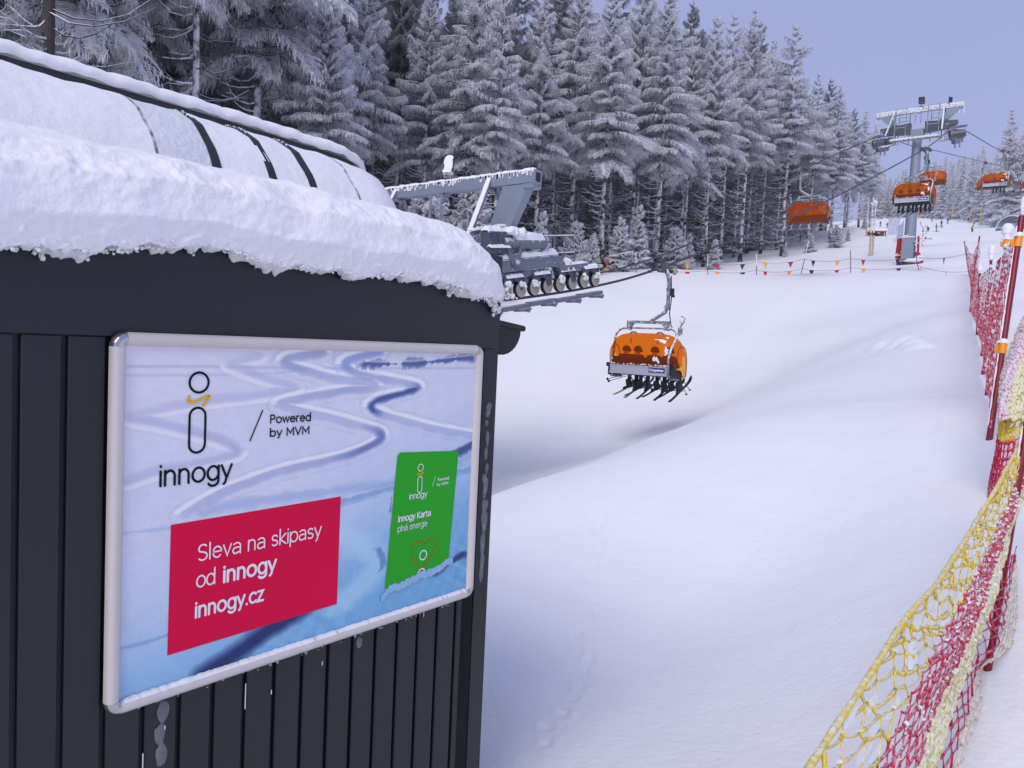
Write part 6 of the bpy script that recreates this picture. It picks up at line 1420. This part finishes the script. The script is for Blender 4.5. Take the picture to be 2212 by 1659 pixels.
# ------------------------------------------------------------------ the far piste
def on_ground(px, py, d0=55): return hit(px, py, d0, 480)
def zD(zx, zy): return ((2180 + zx / 8.295) * .8508, (500 + zy / 8.295) * .8508)
SK = [((160, 405), 'blk', 'blk', 'dark skier at the top of the far piste beside the forest corner'), ((188, 400), 'char', 'blk', 'small grey skier just right of the skier at the forest corner'), ((340, 385), 'grn', 'char', 'tiny greenish skier high on the far piste above the wooden hut'), ((400, 415), 'char', 'slate', 'pale grey skier high on the far piste'), ((490, 402), 'blk', 'blk', 'left one of the close pair of dark skiers at the top of the far piste'), ((522, 428), 'navy', 'blk', 'right one of the close pair of dark skiers at the top of the far piste'),
      ((637, 430), 'blk', 'navy', 'lone dark skier left of the tower column at the top of the piste'), ((748, 385), 'char', 'brn', 'leaning skier under the left end of the chair before the tower'), ((455, 635), 'blk', 'blk', 'dark skier standing above the roof of the wooden hut'), ((600, 660), 'blk', 'char', 'dark skier half hidden behind the blue-grey net'), ((1368, 800), 'blk', 'blk', 'crouching dark skier right beside the tower column'),
      ((1392, 885), 'char', 'blk', 'dark figure at the crest right behind the tower padding'), ((1465, 775), 'navy', 'blk', 'dark skier leaning in a turn right of the tower'), ((1640, 728), 'char', 'grn', 'skier with arms out to the right of the leaning skier'), ((1745, 635), 'blk', 'navy', 'upright dark skier halfway up the far piste'), ((1540, 520), 'brn', 'char', 'brownish skier high on the far piste right of the tower')]
pts = [(zD(*q_), a, c, l_) for q_, a, c, l_ in SK] + [((1907.7 + 905 * .1538, 297.8 + 1210 * .1538), 'grn', 'char', 'grey-green skier below the trees on the right of the far piste'), ((1907.7 + 1240 * .1538, 297.8 + 1345 * .1538), 'yel', 'blk', 'skier in a yellow jacket on the far piste near the fence')]
for i, ((px, py), a, c, lb) in enumerate(pts):
    p = on_ground(px, py, 125 if i != 11 else 80); d = p @ FW; me_ = LEM if i in (7, 12, 17) else STM; rz = R.choice((2.6, 3.3, .4, 5.5, 1.6, 4.4)) if i not in (12,) else 2.8
    sc = {10: .85, 11: .8}.get(i, 1.0) * (1.08 if d > 230 else 1)
    person(lb, me_, (p[0], p[1], p[2] + .02), (0, 0, rz), M[a], M[c], (0.28 if me_ is LEM else 0, .13, 1.58), [(-.14, -.02, .0, 0), (.14, -.02, .0, 0)], 'skiers on the far piste', sc, None, False)
    for s_ in (-1, 1):
        s2 = Vector((s_ * .14, .02, .0)); s2.rotate(Euler((0, 0, rz))); ski('thin dark ski worn by a skier on the far piste', (p[0] + s2.x, p[1] + s2.y, p[2] - .0), (0, 0, rz), GRY, 'skis of the far skiers')
# wooden masts at the forest corner
for k, (px, pb, pt, lb) in enumerate(((1884, 552, 431, 'right one of three tall wrapped masts at the forest corner'), (1878, 553, 428, 'middle one of three tall wrapped masts at the forest corner'), (1871, 510, 430, 'left one of three tall wrapped masts at the forest corner'))):
    p = hit(px, pb, 55); d = p @ FW; tp = at(px + 7, pt, d); hgt = tp[2] - p[2]; t = thing('mast', lb, 'mast', p, (0, 0, 0), 'masts at the forest corner')
    m = MB(); m.tube([(0, 0, -.3), (0, 0, hgt * .36)], .085, 10); m.build('wooden_guard', M['palewood'], t, True, 40)
    m = MB(); m.tube([(0, 0, hgt * .40), (0, 0, hgt)], [.065, .045], 8); m.build('shaft', M['rsteel2'], t, True, 40)
    if k == 0: m = MB(); [m.blob((R.uniform(-.4, .3), 0, hgt - .2 + R.uniform(-.2, .1)), .12, n=6, m=4) for _ in range(5)]; m.build('head_snow', M['snowcap'], t, True)
# small wooden hut
p = hit(1895, 510, 90); d = p @ FW; hb_ = thing('ski_hut', 'small brown wooden hut with a snowy flat roof on the snow bank', 'hut', p, (0, 0, math.radians(30)))
sc = d * 1.0 / 1660
m = MB(); Wd, Hd = 27 * sc, 13 * sc; m.box((0, .6, Hd / 2 - .3), (Wd, 1.2, Hd)); m.build('wall', M['wood'], hb_)
m = MB(); m.box((-.12 * Wd, -.02, Hd * .45 - .2), (Wd * .45, .06, Hd * .55)); m.build('hatch', M['groove'], hb_)
m = MB(); m.box((0, .45, Hd - .22), (Wd * 1.15, 2.2, .10)); m.build('roof', M['wood'], hb_)
m = MB(); m.box((0, .45, Hd - .05), (Wd * 1.13, 2.15, .22), None, 0, (.94, .9)); m.build('roof_snow', M['snowcap'], hb_)
m = MB(); m.box((.08 * Wd, -.08, Hd * .62), (.3, .04, .35)); m.build('notice', M['print_white'], hb_)
for s_ in (-1, 1):
    m = MB(); m.tube([(s_ * Wd * .52, -.45, -.3), (s_ * Wd * .52, -.45, Hd - .25)], .07, 6); m.build('post', M['wood'], hb_)
BNET = rime_mat('blue_grey_net', lin((128, 140, 190)), .45, 8, .8, up=.1, soft=.3)
def far_net(a, c, hgt, label, seed):
    a, c = np.array(a), np.array(c); t_ = thing('piste_net', label, 'piste net', (0, 0, 0), (0, 0, 0), 'blue-grey nets on the snow bank')
    P = lambda s, t: (lambda q_: np.array([q_[0], q_[1], gz(q_[0], q_[1]) + hgt * t * (1 - .1 * math.sin(3.1 * s))]))(a * (1 - s) + c * s)
    net_strands(P, 26, 9, .02, seed, .1, diamond=False, sides=3, mid=False).build('mesh', BNET, t_)
    for s in np.linspace(0, 1, 4): m = MB(); m.tube([P(s, 0) - np.array([0, 0, .2]), P(s, 1.1)], .035, 6); m.build('post', M['rsteel2'], t_)
far_net(hit(1918, 508, 85)[:2], hit(1942, 506, 85)[:2], 2.0, 'blue-grey net panel right of the wooden hut', 1); far_net(hit(1936, 526, 70)[:2], hit(1950, 512, 75)[:2], 1.9, 'slanting blue-grey net left of the tower foot', 2)
# lamp posts with yellow padding along the far forest
for k, (px, pb, pp_, pt, lb, arm) in enumerate(((1985, 468, 452, 425, 'far padded post just right of the tower column', 0), (2057, 474, 452, 440, 'padded lamp post with a curved arm at the far forest', 1), (2096, 480, 460, 425, 'padded lamp post left of the yellow-jacketed skier', 0), (2118, 490, 465, 445, 'yellow padded post behind the yellow-jacketed skier', 0), (2146, 504, 477, 455, 'nearest yellow padded post at the foot of the far trees', 0), (2176, 506, 490, 447, 'thin lamp post behind the round-capped fence post', 1))):
    dd = float(np.interp(px, ex0, ed0)) - 8; v = ray(px, pb) * dd; x, y = v[0], v[1]; z = gz(x, y); t = thing('lamp_post', lb, 'lamp post', (x, y, z), (0, 0, 0), 'lamp posts along the far forest'); kk = dd / 1660
    m = MB(); m.tube([(0, 0, -.3), (0, 0, (pb - pp_ + 5) * kk)], .33, 10); m.build('padding', M['yellowpad'], t, True, 40)
    top_ = (pb - pt) * kk; m = MB(); m.tube([(0, 0, 0), (0, 0, top_)] + ([(-.5, -.1, top_ + .6), (-1.3, -.2, top_ + .5)] if arm else []), .09, 6); m.build('shaft', M['rsteel2'], t, True, 60)
# folded parasols and an arched canopy beyond the fence
for px, pb, h_, lb in ((2163, 508, 26, 'left one of two folded snowy parasols beyond the fence'), (2171, 508, 20, 'right one of two folded snowy parasols beyond the fence')):
    v = ray(px, pb) * 118; x, y = v[0], v[1]; z = gz(x, y); kk = 118 / 1660; t = thing('parasol', lb, 'parasol', (x, y, z), (0, 0, 0), 'folded parasols beyond the fence')
    m = MB(); m.tube([(0, 0, -.4), (0, 0, h_ * kk + .9)], .05, 6); m.build('pole', M['steel'], t)
    m = MB(); m.tube([(0, 0, .7), (0, 0, 1.0), (0, 0, h_ * kk * .75), (0, 0, h_ * kk + .8)], [.30, .42, .30, .05], 10); m.build('canopy', M['shell'], t, True, 60)
v = ray(2192, 506) * 112; x, y = v[0], v[1]; z = gz(x, y); t = thing('arched_canopy', 'grey snow-topped arched canopy behind the fence at the right', 'canopy', (x, y, z + .6), (0, 0, math.radians(-30)))
m = MB(); n = 16; vs = []
for i in range(n):
    a = math.pi * i / (n - 1)
    for rr_, yy_ in ((1.75, -1.2), (1.75, 1.2), (1.6, 1.2), (1.6, -1.2)): vs.append((rr_ * 1.25 * math.cos(a), yy_, rr_ * math.sin(a)))
m.add(vs, [(i * 4 + j, i * 4 + (j + 1) % 4, i * 4 + 4 + (j + 1) % 4, i * 4 + 4 + j) for i in range(n - 1) for j in range(4)]); m.build('arch', M['rsteel2'], t)
m = MB()
for s_ in (-1, 1): m.box((s_ * 2.08, 0, -.45), (.2, 2.3, 1.1))
m.build('side_wall', M['steel'], t)
# ------------------------------------------------------------------ winter haze
hz = MB(); hz.box((-60, 190, 45), (700, 640, 156)); hm = bpy.data.materials.new('haze_air'); hm.use_nodes = True
hn = hm.node_tree.nodes; hl_ = hm.node_tree.links; hn.remove(hn['Principled BSDF']); pv = hn.new('ShaderNodeVolumePrincipled')
pv.inputs['Color'].default_value = (0.93, 0.94, 1.0, 1); pv.inputs['Density'].default_value = 0.0004; pv.inputs['Anisotropy'].default_value = 0.2
hl_.new(pv.outputs[0], hn['Material Output'].inputs['Volume'])
tag(hz.build('haze', hm), 'thin pale winter haze in the air', None, None, 'stuff')
